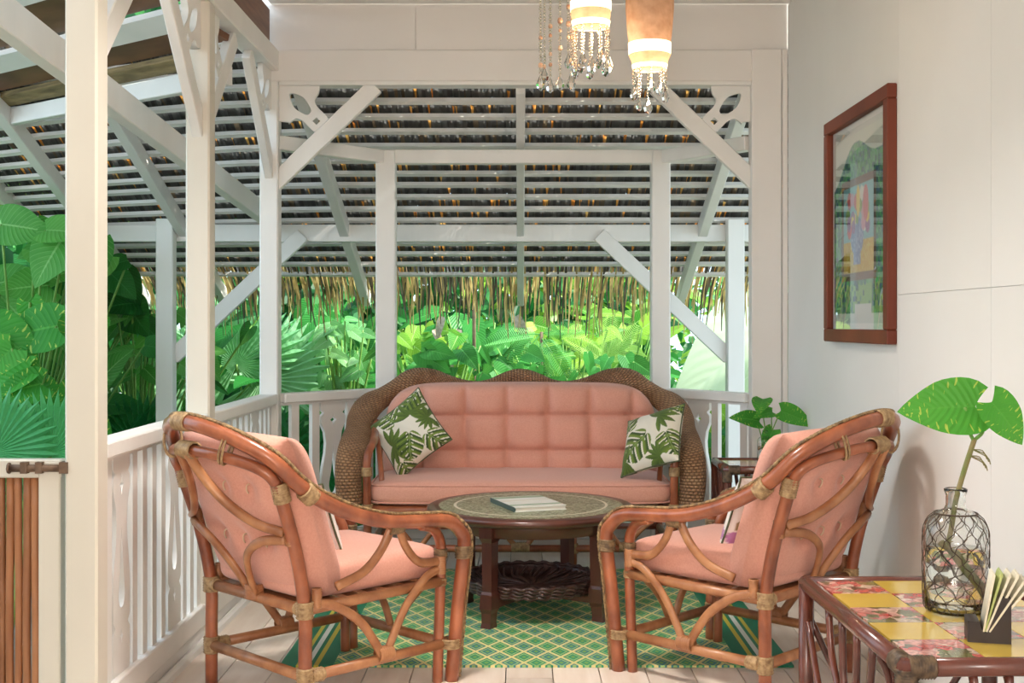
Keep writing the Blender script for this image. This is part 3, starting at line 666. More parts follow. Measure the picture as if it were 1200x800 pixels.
    bc = link('back_cushion', tufted(.585, .59, .19, [(-.45,.35),(.45,.35),(0,.35),(-.45,-.3),(.45,-.3),(0,-.3)], wp), 'pink', t)
    b = MB()
    for x, z in ((-.126,.76),(.126,.76),(0,.76),(-.126,.575),(.126,.575),(0,.575)):
        y = -.195-.165*((z-.375)/.58)-.075*(1-(x/.29)**2)*((z-.375)/.58)-.066
        b.tube(cr([(x,y+.01,z),(x+.004,y-.012,z-.004),(x+.002,y-.012,z-.02),(x,y-.004,z-.032)],3), .003, 5)
    b.build('tuft_cord', 'tuftcord', bc, smooth=True)
    return t
chair = make_chair('rattan armchair with salmon cushions on the left, beside the white railing')
chair.location = (-.685, 4.37, 0); chair.rotation_euler.z = math.radians(-45)
chair2 = copy_tree(chair); chair2['label'] = 'rattan armchair with salmon cushions on the right, beside the tile-topped table'
chair2.location = (.80, 4.51, 0); chair2.rotation_euler.z = math.radians(46)

# ------------------------------------------------------------------ sofa
so = thing('rattan_sofa', 'long rattan sofa with scalloped wicker back and salmon cushions', 'sofa', (0, 6.38, 0))
OY = 6.38
st = [ # outer x,z  inner x,z  y
 (.900,.395,.775,.395,6.02),(.912,.48,.785,.48,6.02),(.916,.57,.785,.56,6.03),(.910,.655,.770,.625,6.07),(.900,.715,.755,.66,6.15),(.897,.752,.765,.70,6.27),
 (.908,.80,.775,.745,6.42),(.890,.862,.755,.80,6.56),(.845,.905,.70,.85,6.66),(.780,.93,.655,.88,6.70),(.712,.97,.60,.91,6.72),(.640,1.022,.545,.93,6.73),(.563,1.042,.49,.942,6.735),
 (.470,1.032,.42,.945,6.74),(.395,1.003,.365,.946,6.74),(.325,.980,.305,.945,6.74),(.250,.968,.24,.944,6.74),(.18,.978,.175,.944,6.74),(.11,1.008,.11,.945,6.74),(.05,1.03,.05,.945,6.74),(0,1.036,0,.945,6.74)]
st = st + [(-a, b_, -c_, d, e) for a, b_, c_, d, e in st[-2::-1]]
s5 = np.array(st); 
def dens(A, n=4):
    o = []; m_ = len(A)
    for i in range(m_-1):
        a, b_, c_, d = A[max(i-1,0)], A[i], A[i+1], A[min(i+2,m_-1)]
        for k in range(n): t = k/n; o.append(.5*((2*b_)+(c_-a)*t+(2*a-5*b_+4*c_-d)*t*t+(3*b_-a-3*c_+d)*t**3))
    o.append(A[-1]); return np.array(o)
D = dens(s5); seg = 16; Pn = np.zeros((len(D), seg+1, 3)); UV = np.zeros((len(D), seg+1, 2)); acc = 0
for i, (ox, oz, ix, iz, y) in enumerate(D):
    if i: acc += math.dist((ox, oz, y), (D[i-1][0], D[i-1][1], D[i-1][4]))
    mx_, mz_ = (ox+ix)/2, (oz+iz)/2; hx, hz = (ox-ix)/2, (oz-iz)/2; L_ = math.hypot(hx, hz)
    for k in range(seg+1):
        t = 2*PI*k/seg; c_, s_ = math.cos(t), math.sin(t); c_ = math.copysign(abs(c_)**.75, c_)
        Pn[i,k] = (mx_+hx*c_, y-OY - .052*s_ - .015*c_, mz_+hz*c_); UV[i,k] = (k/seg*22, acc/.0165)
link('wicker_border', grid_mesh(Pn, uvs=UV), 'wicker', so)
b = MB()
for e in (0, -1):
    kk = len(b.v); b.v += [Vector(p) for p in Pn[e][:-1]]; b.f.append(list(range(kk, kk+seg)))
b.build('border_end', 'rattan', so)
# woven back panel inside the border
nb = 40; Pb = np.zeros((nb, 12, 3)); Ub = np.zeros((nb, 12, 2))
inner = D[[i for i in range(len(D)) if D[i][4] > 6.62]]
xs = inner[:,2][::-1]; zs = inner[:,3][::-1]
for i in range(nb):
    x = -.70 + 1.40*i/(nb-1); zt = np.interp(x, xs, zs)
    for j in range(12): z = .36+(zt-.36)*j/11; Pb[i,j] = (x, .345-.05*(1-j/11), z); Ub[i,j] = (x/.03, z/.0165)
link('back_panel', grid_mesh(Pb, uvs=Ub), 'wicker', so)
for s in (1,-1):
    m_ = (lambda L: L) if s == 1 else mir
    strip(m_([(.755,-.365,.0),(.755,-.365,.3),(.757,-.372,.56),(.752,-.35,.645),(.74,-.25,.685),(.75,-.10,.705),(.765,.10,.76)]), .021).build('arm_post', 'rattan', so, smooth=True)
    strip(m_([(.70,-.30,.37),(.695,-.28,.50),(.715,-.20,.62),(.735,-.12,.695)]), .014).build('arm_arc', 'rattan', so, smooth=True)
    strip(m_([(.76,.32,0),(.76,.32,.4),(.77,.33,.75)]), .021).build('rear_leg', 'rattan', so, smooth=True)
    strip(m_([(.26,-.355,0),(.26,-.355,.37)]), .019, 2).build('front_leg', 'rattan', so, smooth=True)
    for z in (.175,.36): strip(m_([(.755,-.36,z),(.757,.31,z)]), .017, 2).build('side_rail', 'rattan_pale', so, smooth=True)
    for x0, x1 in ((.735,.53),(.28,.49),(.24,.03)):
        strip(m_([(x0,-.36,.335),(x0*.7+x1*.3,-.362,.325),(x0*.3+x1*.7,-.362,.265),(x1,-.36,.19)]), .013).build('front_arc', 'rattan_pale', so, smooth=True)
    for p, ax, r, L in (((.755,-.365,.175),(0,0,1),.025,.05), ((.755,-.367,.37),(0,0,1),.025,.05), ((.26,-.355,.175),(0,0,1),.023,.05), ((.757,-.372,.555),(0,0,1),.025,.045), ((.51,-.36,.182),(1,0,0),.022,.05), ((.02,-.36,.182),(1,0,0),.022,.05)):
        lashing((s*p[0],p[1],p[2]), ax, r, L).build('lashing', 'lash', so, smooth=True)
for y, z, r in ((-.36,.365,.024),(-.36,.175,.018),(.31,.365,.02),(.31,.175,.018)):
    b = MB(); b.tube([(-.76,y,z),(.76,y,z)], r, 9); b.build('long_rail', 'rattan', so, smooth=True)
b = MB(); b.box((0,-.02,.375),(1.48,.64,.012)); b.build('seat_deck', 'rattan_pale', so)
link('seat_cushion', superbox(.755, .345, .066, .2, nu=96, nv=28, crown=.006), 'pink', so, loc=(0, -.055, .447))
pip = MB()
for z in (.040,-.045):
    pts = []
    for k in range(65):
        a = -PI*.02 + 2*PI*k/64; cx = math.copysign(abs(math.cos(a))**.2, math.cos(a)); sy = math.copysign(abs(math.sin(a))**.2, math.sin(a)); pts.append((.748*cx, -.055+.338*sy, .447+z))
    pip.tube(pts, .005, 5, caps=False)
pip.build('piping', 'pink', so, smooth=True)
nu, nv = 132, 66; u = np.linspace(-1,1,nu); v = np.linspace(0,1,nv); U, Vv = np.meshgrid(u, v, indexing='ij')
ztop = .492 - .02*np.abs(U)**3 - .14*np.abs(U)**12; X = U*.755*(1-.03*Vv**2); Z = .475 + Vv*ztop
edge = ((1-np.abs(U)**22)*(1-np.abs(2*Vv-1)**12)).clip(0)**.42
colx = [-.525,-.30,-.075,.15,.375,.60]; rowz = [.605,.79]
gr = np.zeros_like(U)
for c_ in colx: gr = np.maximum(gr, np.exp(-np.abs(X-c_)/.02)*.9)
for r_ in rowz: gr = np.maximum(gr, np.exp(-np.abs(Z-r_)/.018))
dim = np.zeros_like(U)
for c_ in colx:
    for r_ in rowz: dim += np.exp(-((X-c_)**2+(Z-r_)**2)/.0016)
T = edge*(.155 - .042*gr - .03*dim); Y = .27 - T + (Z-.47)*.12
front = np.stack([X, Y, Z], -1); back = np.stack([X, .275+(Z-.47)*.12+0*T, Z], -1)
link('back_cushion', grid_mesh(np.concatenate([front, back[::-1]], 0), close_u=True), 'pink', so)

# ------------------------------------------------------------------ leaf-print pillows
def leafprint(U, Vv, leaves):
    col = np.ones(U.shape+(3,))*np.array((.78,.73,.62)); 
    for cx, cy, ang, size, kind in leaves:
        dx, dy = U-cx, Vv-cy; a = math.radians(ang); x = (dx*math.cos(a)+dy*math.sin(a))/size; y = (-dx*math.sin(a)+dy*math.cos(a))/size
        r = np.hypot(x, y); th = np.arctan2(x, y)     # th=0 along the leaf tip
        if kind == 'm':
            R = (.62+.30*np.cos(th)+.25*np.cos(th/2)**6)*(1-.55*np.exp(-((np.abs(th)-PI)/.28)**2))
            slit = (np.sin((y*1.0-np.abs(x)*.55)*17) > .72) & (np.abs(x) > .16) ; hole = (np.abs(np.sin((y-np.abs(x)*.55)*17)) > .9) & (np.abs(x) > .09) & (np.abs(x) < .2)
            ins = (r < R) & ~slit & ~hole; shade = .5+.5*np.cos((y-np.abs(x)*.55)*17)
            c = np.stack([.030+.14*shade, .065+.19*shade, .010+.02*shade], -1); vein = (np.abs(x) < .025) & ins
        else:
            n = 9; ins = np.zeros(U.shape, bool); shade = np.zeros_like(U)
            for k in range(n):
                t0 = (k-(n-1)/2)*.47; lx = x*math.cos(t0)-y*math.sin(t0); ly = x*math.sin(t0)+y*math.cos(t0)
                w = .13*np.sin(np.clip(ly/1.0, 0, 1)*PI)**.7; q = (np.abs(lx) < w) & (ly > 0) & (ly < 1); ins |= q; shade = np.where(q, .25+.75*(lx/.13+1)/2, shade)
            c = np.stack([.025+.11*shade, .055+.16*shade, .008+.018*shade], -1); vein = np.zeros(U.shape, bool)
        col[ins] = c[ins]; col[vein] = (.22,.30,.10)
    return col
def pillow(name, label, size, thick, mw, leaves, group=None, n=130, cols=None):
    u = np.linspace(-1,1,n); U, Vv = np.meshgrid(u, u, indexing='ij')
    th = ((1-U**4)*(1-Vv**4)).clip(0)**.62; k = 1-.07*(1-np.abs(Vv)**2); k2 = 1-.07*(1-np.abs(U)**2)
    X = U*size/2*k; Y = Vv*size/2*k2; wr_ = .004*np.sin(U*9+Vv*5)*th
    A = np.stack([X, Y, thick/2*th+wr_], -1); B = np.stack([X, Y, -thick/2*th], -1)
    c1 = leafprint(U, Vv, leaves) if cols is None else cols(U, Vv); t = link(name, grid_mesh(np.concatenate([A, B[::-1]], 0), cols=np.concatenate([c1, c1[::-1]], 0), close_u=True), 'print')
    t.matrix_world = mw; tag(t, label, 'pillow', group)
    b = MB(); pts = [(X[i,j], Y[i,j], 0) for i, j in [(i,0) for i in range(0,n,4)]+[(n-1,j) for j in range(0,n,4)]+[(i,n-1) for i in range(n-1,-1,-4)]+[(0,j) for j in range(n-1,-1,-4)]]
    b.tube(pts+[pts[0]], .004, 5, caps=False); b.build('seam', 'stitch', t, smooth=True); return t
M['stitch'] = simple('dark_seam', (.05,.06,.03), (.14,.16,.08), rough=.8, scale=40)
lv1 = [(a_, b_, c_, d_*1.28, e_) for a_, b_, c_, d_, e_ in [(-.15,.55,20,.42,'m'),(.62,-.62,200,.42,'m'),(-.60,-.15,250,.50,'p'),(.45,.35,-30,.50,'p'),(.05,-.25,150,.46,'m'),(-.75,.75,50,.38,'p'),(.85,.85,120,.35,'m'),(-.6,-.85,170,.38,'m'),(.9,-.05,80,.35,'p'),(.15,.98,-10,.35,'p')]]
def frame_m(o, ex, ey):
    ex = Vector(ex).normalized(); ey = Vector(ey); ey = (ey-ex*ey.dot(ex)).normalized(); ez = ex.cross(ey)
    return Matrix(((ex.x,ey.x,ez.x,o[0]),(ex.y,ey.y,ez.y,o[1]),(ex.z,ey.z,ez.z,o[2]),(0,0,0,1)))
pillow('throw_pillow', 'leaf-print pillow balanced on its corner at the left end of the sofa', .345, .13, frame_m((-.575, 6.315, .715), (.78,-.12,.62), (-.60,.42,.68)), lv1, 'leaf-print pillows')
lv2 = [(a_, b_, c_, d_*1.25, e_) for a_, b_, c_, d_, e_ in [(.35,.55,-60,.50,'p'),(-.1,-.1,130,.60,'m'),(.75,-.2,200,.45,'m'),(-.75,.4,20,.42,'m'),(-.7,-.75,100,.45,'p'),(.5,-.85,60,.40,'p'),(.95,.75,0,.35,'m'),(-.35,.95,40,.35,'p')]]
pillow('throw_pillow', 'leaf-print pillow leaning against the right arm of the sofa', .345, .13, frame_m((.662, 6.10, .70), (1.14,-.84,.453), (.22,.84,1.013)), lv2, 'leaf-print pillows')
def flor(U, Vv):
    c = np.ones(U.shape+(3,))*np.array((.82,.78,.74)); r = np.random.default_rng(3)
    for k in range(26):
        q = np.hypot(U-r.uniform(-1,1), Vv-r.uniform(-1,1)) < r.uniform(.08,.2); c[q] = [(.45,.20,.42),(.20,.30,.08),(.62,.30,.40),(.30,.22,.10)][k % 4]
    return c
pillow('throw_pillow', 'small floral pillow half hidden behind the right armchair cushion', .30, .09, frame_m((.845, 4.44, .60), (.69,.72,0), (.22,-.22,.9)), [], None, 50, flor)
pillow('throw_pillow', 'small pale pillow peeping out of the left armchair', .28, .09, frame_m((-.745, 4.31, .60), (.707,-.707,0), (-.22,-.22,.9)), [], None, 50, lambda U, Vv: np.ones(U.shape+(3,))*np.array((.82,.79,.75)))

# ------------------------------------------------------------------ coffee table, book, rug
ct = thing('coffee_table', 'round dark wooden coffee table with chip-inlaid top and wicker shelf', 'table', (.045, 5.415, 0))
b = MB(); b.lathe([(0,.442),(.43,.442),(.452,.448),(.462,.462),(.460,.474),(.45,.480),(.405,.481)], 64); b.build('rim', 'mahogany', ct, smooth=True)
b = MB(); b.lathe([(.407,.470),(.407,.4825),(0,.4825)], 64); b.build('inlaid_top', 'inlay', ct)
b = MB(); b.lathe([(.352,.44),(.352,.385),(.33,.385),(.33,.44)], 48); b.build('apron', 'mahogany', ct, smooth=True)
for k in range(4):
    a = math.atan2(-.86, -.52) + k*PI/2; ca_, sa_ = math.cos(a), math.sin(a); R_ = Matrix.Rotation(a, 3, 'Z')
    def lg(r, z, w): return (r*ca_, r*sa_, z), w
    b = MB(); prof = [(.335,.44,.036),(.335,.385,.036),(.335,.365,.027),(.335,.16,.025),(.335,.148,.031),(.338,.09,.033),(.340,.07,.026),(.343,.03,.024),(.346,.0,.029)]
    vb = 0
    for r, z, w in prof:
        for dx, dy in ((-1,-1),(1,-1),(1,1),(-1,1)): b.v.append(Vector((r*ca_, r*sa_, z)) + R_ @ Vector((dx*w, dy*w*.9, 0)))
    for i in range(len(prof)-1):
        for q in range(4): q2 = (q+1) % 4; b.f.append([i*4+q, i*4+q2, (i+1)*4+q2, (i+1)*4+q])
    b.f += [[0,1,2,3], [len(b.v)-1-q for q in range(4)]]
    b.build('leg', 'mahogany', ct)
    b = MB(); b.bar((r*0, 0, .098), (.33*ca_, .33*sa_, .098), .035, .028); b.build('cross_stretcher', 'mahogany', ct)
bk = MB(); bk.lathe([(0,.115),(.25,.115),(.272,.125),(.285,.16)], 40); bas = bk.build('basket_shelf', 'basket', ct, smooth=True)
for zz, rr in ((.125,.283),(.139,.288),(.153,.292),(.167,.295)):
    b = MB(); pts = []
    for k in range(121):
        a = 2*PI*k/120; rw = rr+.006*math.sin(a*30+zz*400); pts.append((rw*math.cos(a), rw*math.sin(a), zz+.004*math.cos(a*30+zz*400)))
    b.tube(pts, .0085, 6, caps=False); b.build('woven_ring', 'basket', bas, smooth=True)
b = MB()
for k in range(16):
    a0 = 2*PI*k/16
    for j in range(3): b.tube(cr([(.01*math.cos(a0), .01*math.sin(a0), .120), (.11*math.cos(a0+.18+j*.06), .11*math.sin(a0+.18+j*.06), .124), (.20*math.cos(a0+.22+j*.09), .20*math.sin(a0+.22+j*.09), .126), (.285*math.cos(a0+.05+j*.13), .285*math.sin(a0+.05+j*.13), .150)], 4), .0055, 5)
b.build('woven_rays', 'basket', bas, smooth=True)
bo = thing('book', 'slim white and green book lying on the coffee table', 'book', (.032, 5.37, .4827), math.radians(20))
for z, nm, mt in ((.002,'cover','bookcover'),(.0185,'cover','bookcover')):
    b = MB(); b.box((0,0,z), (.235,.32,.004)); b.build(nm, mt, bo)
b = MB(); b.box((.002,0,.0102),(.226,.312,.0125)); b.build('pages', 'paper', bo)
b = MB(); b.box((-.1175,0,.0102),(.006,.32,.020)); b.build('spine', 'bookdark', bo)
for y, h in ((.125,.045),(.03,.046),(-.10,.03)):
    b = MB(); b.box((0,y,.0206),(.233,h,.0006)); b.build('cover_stripe', 'bookgreen' if h != .046 else 'paper', bo)
ru = MB(); ru.box((0,0,.004),(1.92,1.80,.008)); tag(ru.build('rug', 'rug', loc=(.06, 5.45, .001)), 'green woven mat with yellow diamond lattice and striped borders', 'rug')

# ------------------------------------------------------------------ tile-topped side tables
def tile_table(label, loc, rz, nx, ny, tile, h):
    t = thing('tile_table', label, 'table', loc, rz, group='tile-topped cane tables')
    wx, wy = nx*tile, ny*tile; b = MB(); b.box((0,0,h-.016),(wx+.01,wy+.01,.02)); b.build('tile_bed', 'grout', t)
    tm = MB(); tm.box((0,0,0),(tile-.002,tile-.002,.008))
    mY = tm.mesh(); mY.materials.append(M['yellowtile']); mR = tm.mesh(); mR.materials.append(M['rosetile'])
    for i in range(nx):
        for j in range(ny): link('tile', mR if (i+j) % 2 == 0 else mY, None, t, loc=(-wx/2+(i+.5)*tile, -wy/2+(j+.5)*tile, h-.004))
    hx, hy = wx/2+.022, wy/2+.022
    for p0, p1 in (((-hx,-hy),(hx,-hy)),((-hx,hy),(hx,hy)),((-hx,-hy),(-hx,hy)),((hx,-hy),(hx,hy))):
        d = Vector((p1[0]-p0[0], p1[1]-p0[1], 0)).normalized()*.012
        b = MB(); b.tube([Vector((*p0,h-.012))-d, Vector((*p1,h-.012))+d], .020, 10); b.build('rim', 'rattan_dark', t, smooth=True)
    for sx in (-1,1):
        for sy in (-1,1):
            b = MB(); b.tube([(sx*hx,sy*hy,0),(sx*hx,sy*hy,h-.012)], .021, 10); b.build('leg', 'rattan_dark', t, smooth=True)
            if sy < 0 or sx > 0:
                for ax in ((0,0,1),(1,0,0),(0,1,0)):
                    c_ = Vector((sx*hx, sy*hy, h-.012)) - Vector((sx*abs(ax[0]), sy*abs(ax[1]), ax[2]))*.03; lashing(c_, ax, .0215, .055, 9).build('lashing', 'lash_black', t, smooth=True)
    # fanned cane struts on each side
    for side in range(4):
        R_ = Matrix.Rotation(side*PI/2, 3, 'Z'); half = hx if side % 2 == 0 else hy; off = hy if side % 2 == 0 else hx
        for tx, bx_, bend_ in ((-.72,-.98,.0),(-.45,-.18,.06),(-.15,-.10,.03),(.15,.10,-.03),(.45,.18,-.06),(.72,.98,.0)):
            z0 = h-.30 if abs(bx_) < .5 else h-.17
            if abs(bx_) > .5: pts = [(bx_*half*.97, -off, h-.11), (bx_*half*.62, -off, h-.28), (math.copysign(.03, bx_), -off, h-.42)]
            else: pts = [(tx*half, -off, h-.03), ((tx*.7+bx_*.3)*half, -off, h-.14), (bx_*half*.6, -off, h-.26), (bx_*half*.35, -off, h-.42)]
            b = MB(); b.tube([R_ @ p for p in cr(pts, 5)], .0095, 7); b.build('strut', 'rattan_dark', t, smooth=True)
        b = MB(); b.tube([R_ @ Vector((-half,-off,h-.43)), R_ @ Vector((half,-off,h-.43))], .013, 8); b.build('stretcher', 'rattan_dark', t, smooth=True)
    return t
TH = .598
tile_table('large tile-topped cane table in the right foreground holding the netted bottle', (1.02, 2.873, 0), math.radians(1.2), 3, 5, .15, TH)
tile_table('small tile-topped table with a plant, tucked behind the right armchair', (1.165, 5.98, 0), 0, 2, 2, .16, .60)
# netted bottle
def bottle(label, loc, k=1., net=True):
    t = thing('glass_bottle', label, 'bottle', loc); z0 = .001
    prof = [(0,0),(.060,0),(.069,.006),(.0725,.02),(.0735,.10),(.0735,.185),(.070,.205),(.060,.222),(.042,.236),(.027,.243),(.0225,.252),(.0225,.275),(.026,.283),(.027,.290),(.024,.292)]
    inn = [(.0195,.288),(.0195,.252),(.024,.241),(.040,.232),(.057,.219),(.067,.203),(.0705,.185),(.0705,.10),(.0695,.022),(.058,.008),(0,.008)]
    b = MB(); b.lathe([(r*k, z*k+z0) for r, z in prof+inn], 36); b.build('bottle_glass', 'glass', t, smooth=True)
    b = MB(); b.lathe([(0,.0085*k+z0)]+[(r*k-.0004, z*k+z0) for r, z in ((.058,.0085),(.0692,.0225),(.0702,.10),(.0702,.150))]+[(0,.150*k+z0)], 36); b.build('water', 'water', t, smooth=True)
    if net:
        def rad(z): return np.interp(z, [0,.006,.02,.10,.185,.205,.222,.236], [.062,.071,.0745,.0755,.0755,.072,.062,.045])+.0008
        b = MB(); n = 13
        for s in (1,-1):
            for q in range(n):
                pts = []
                for j in range(25):
                    z = .003+.228*j/24; a = 2*PI*q/n + s*(z/.23)*2.2 + .05*math.sin(j*1.7+q*2.3); pts.append((rad(z)*math.cos(a), rad(z)*math.sin(a), z+z0))
                b.tube(pts, .0011, 4)
        for z in (.233,): b.tube([(rad(z)*math.cos(2*PI*j/30), rad(z)*math.sin(2*PI*j/30), z+z0) for j in range(31)], .0022, 5)
        b.build('cord_net', 'wire', t)
    return t
TZ = TH
bottle('clear glass bottle wrapped in dark net, standing on the tile table', (1.034, 2.90, TZ))

# leaves --------------------------------------------------------------
def heart_mesh(n=9, m=12, fold=.16, droop=.25, wide=.36, lobe=.14, name='leaf', curl=0.):
    """base at origin, tip +y, unit length"""
    P = np.zeros((2*n+1, m+1, 3)); UV = np.zeros((2*n+1, m+1, 2))
    for j in range(m+1):
        t = j/m; w = wide*(math.sin(PI*min(1, (t*.92+.08))**.62) if t < 1 else 0)*(1 if t > .02 else .9); w = wide*max(0., math.sin(PI*((t*.93+.07)**.60)))**.85 if t < 1 else 0
        for i in range(-n, n+1):
            q = i/n; x = q*w; y = t - lobe*abs(q)**1.3*max(0, 1-t*2.2)
            P[i+n,j] = (x, y, fold*abs(x) - droop*t*t + curl*math.sin(t*9)*abs(q)*.05); UV[i+n,j] = (.5+.5*q, t)
    return grid_mesh(P, uvs=UV)
def fan_mesh(nseg=36, spread=310, split=.72, pleat=.045, cup=.10):
    b = MB(); V_ = [(0,0,0)]; F_ = []; uv = [(.5,0)]; a0 = -math.radians(spread)/2; st_ = math.radians(spread)/(2*nseg)
    for k in range(2*nseg+1):
        a = a0 + k*st_; up = pleat*(1 if k % 2 else -1)
        for r in (.35, split): V_.append((r*math.sin(a), r*math.cos(a), up*r + cup*r*r)); uv.append((.45+.1*(k % 2), r))
    for k in range(2*nseg):
        i = 1+2*k; F_.append((0, i, i+2)); F_.append((i, i+1, i+3, i+2))
    for k in range(nseg):
        a = a0 + (2*k+1)*st_; r = 1.*(1-.12*(abs(a)/PI)**2)*random.uniform(.96,1.03); V_.append((r*math.sin(a), r*math.cos(a), cup*r*r-.06)); uv.append((.5,1)); t_ = len(V_)-1
        i = 1+2*(2*k); F_.append((i+1, t_, i+3)); F_.append((i+3, t_, i+5))
    me = bpy.data.meshes.new('fan'); me.from_pydata(V_, [], F_); l = me.uv_layers.new(name='UVMap'); vi = np.empty(len(me.loops), int); me.loops.foreach_get('vertex_index', vi); l.data.foreach_set('uv', np.array(uv)[vi].ravel()); return me
def frond_mesh(n=26, ll=.34, droop=.45):
    V_ = []; F_ = []; uv = []
    sp = lambda t: Vector((0, t, -droop*t*t))
    for k in range(n):
        t = .12+.88*k/(n-1); p = sp(t); L = ll*math.sin(PI*(.12+.8*t))**.7
        for s in (1,-1):
            tip = p + Vector((s*L*.85, L*.5, -L*.25)); mid = p + Vector((s*L*.45, L*.22, .02)); i = len(V_); wv = .013
            V_ += [tuple(p+Vector((0,-wv*.6,0))), tuple(p+Vector((0,wv*.6,0))), tuple(mid+Vector((0,wv,.004))), tuple(mid-Vector((0,wv,0))), tuple(tip)]; F_ += [(i,i+1,i+2,i+3),(i+3,i+2,i+4)]; uv += [(.5,t)]*5
    b = MB(); b.tube([sp(t/10) for t in range(11)], [.012*(1-.07*k) for k in range(11)], 5); o = len(V_); V_ += [tuple(v) for v in b.v]; F_ += [tuple(o+i for i in f) for f in b.f]; uv += [(.5,.5)]*len(b.v)
    me = bpy.data.meshes.new('frond'); me.from_pydata(V_, [], F_); l = me.uv_layers.new(name='UVMap'); vi = np.empty(len(me.loops), int); me.loops.foreach_get('vertex_index', vi); l.data.foreach_set('uv', np.array(uv)[vi].ravel()); return me
HEART = heart_mesh(); LANCE = heart_mesh(5, 12, .2, .35, .17, .0); OVAL = heart_mesh(6, 10, .15, .2, .27, .03); BLADE = heart_mesh(6, 24, .12, .30, .15, .0, curl=1.); MONST = heart_mesh(9, 12, .10, .22, .42, .20)
FAN = fan_mesh(); FROND = frond_mesh()
MESHMAT = {}
def lm(me, mat):
    k = (me.name, mat)
    if k not in MESHMAT: c = me.copy(); c.materials.clear(); c.materials.append(M[mat]); MESHMAT[k] = c
    return MESHMAT[k]
def leaf_mat(base, tipdir, normal, size):
    y = Vector(tipdir).normalized(); z = Vector(normal); z = (z-y*z.dot(y)).normalized(); x = y.cross(z)
    return Matrix(((x.x*size,y.x*size,z.x*size,base[0]),(x.y*size,y.y*size,z.y*size,base[1]),(x.z*size,y.z*size,z.z*size,base[2]),(0,0,0,1)))
# cutting in the netted bottle
cut = thing('pothos_cutting', 'leafy cutting with two large marbled leaves standing in the netted bottle', 'plant', (1.034, 2.90, TZ))
b = MB(); b.tube(cr([(.055,-.01,.030),(.035,-.005,.075),(.0,.0,.125),(-.035,.0,.165)],5), [.009]*16, 8); b.tube(cr([(-.020,.0,.150),(-.010,0,.20),(.0,0,.262),(.016,0,.32),(.030,0,.365),(.045,0,.410)],5), [.0065]*26, 8)
for p in ((.033,.0,.37),(.04,.0,.385)):
    for q in range(3): b.tube(cr([p,(p[0]+.02+.006*q,-.01,p[2]-.002-.008*q),(p[0]+.03+.004*q,-.012,p[2]-.022-.006*q)],3), .0013, 4)
for j in range(10): b.tube([(.045-.008*j,0,.045+.013*j),(.062-.008*j,-.012,.052+.013*j)], .0012, 4)
b.build('stalk', 'stalk', cut, smooth=True)
for pts in ([(.043,0,.405),(.032,0,.43),(.030,0,.455),(.022,.0,.485)], [(.045,0,.408),(.063,0,.425),(.066,0,.45),(.058,0,.487)]):
    b = MB(); b.tube(cr(pts,4), .0045, 7); b.build('petiole', 'petiole', cut, smooth=True)
link('leaf', lm(MONST, 'L_varieg'), None, cut, mw=leaf_mat((.047,.0,.487), (-.99,.05,.0), (.0,-.93,.42), .175))
link('leaf', lm(MONST, 'L_varieg'), None, cut, mw=leaf_mat((.072,-.035,.500), (.50,-.15,-.62), (.10,-.95,.28), .122))
# napkin holder
nh = thing('napkin_holder', 'black-brown wooden holder with folded paper napkins', 'napkin holder', (1.012, 2.645, TZ), math.radians(-14))
L = shape2d([[(-.044,0),(.044,0),(.044,.098),(.022,.098),(-.006,.022),(-.014,.022),(-.020,.045),(-.044,.045)]], .07, 'holder_block'); link('holder_block', L, 'blackwood', nh)
for k in range(6):
    a = math.radians(10+5.5*k); b = MB(); x0 = -.012+.003*k; ln = .135-.004*abs(k-3)
    pr = [(-.0018,0),(.0018,0),(.0026,ln),(.0,ln+.006),(-.0026,ln)]
    me = shape2d([pr], .064, 'napkin'); o = link('napkin', me, 'greenfold' if k == 1 else 'napkin', nh, loc=(x0, -.004+.002*(k%2), .024)); o.rotation_euler = (0, a, 0)
# bottle and plant on the far table
bottle('small clear bottle behind the right armchair', (1.20, 5.98, .60), .55, net=False)
pl = thing('potted_cutting', 'small green plant in a bottle behind the right armchair', 'plant', (1.20, 5.98, .60))
for pts, tip, nor, sz in (([(0,0,.02),(.0,0,.15),(-.01,0,.23),(-.012,0,.315)], (-.3,-.85,-.25), (0,-.2,1), .14), ([(0,0,.02),(-.02,0,.13),(-.03,0,.17),(-.03,0,.205)], (-.85,-.25,.25), (.1,-.75,.65), .15),
                           ([(0,0,.02),(.02,0,.12),(.05,0,.20),(.075,0,.255)], (.80,-.3,-.25), (-.1,-.75,.65), .17), ([(0,0,.02),(.01,0,.10),(.03,0,.14),(.04,0,.165)], (-.45,-.4,-.65), (0,-.8,.5), .12), ([(0,0,.02),(.03,0,.14),(.03,0,.21),(.035,0,.25)], (-.80,-.4,-.05), (0,-.6,.7), .11)):
    b = MB(); b.tube(cr(pts,4), .003, 6); b.build('stem', 'petiole', pl, smooth=True); link('leaf', lm(HEART, 'L_varieg'), None, pl, mw=leaf_mat(pts[-1], tip, nor, sz))

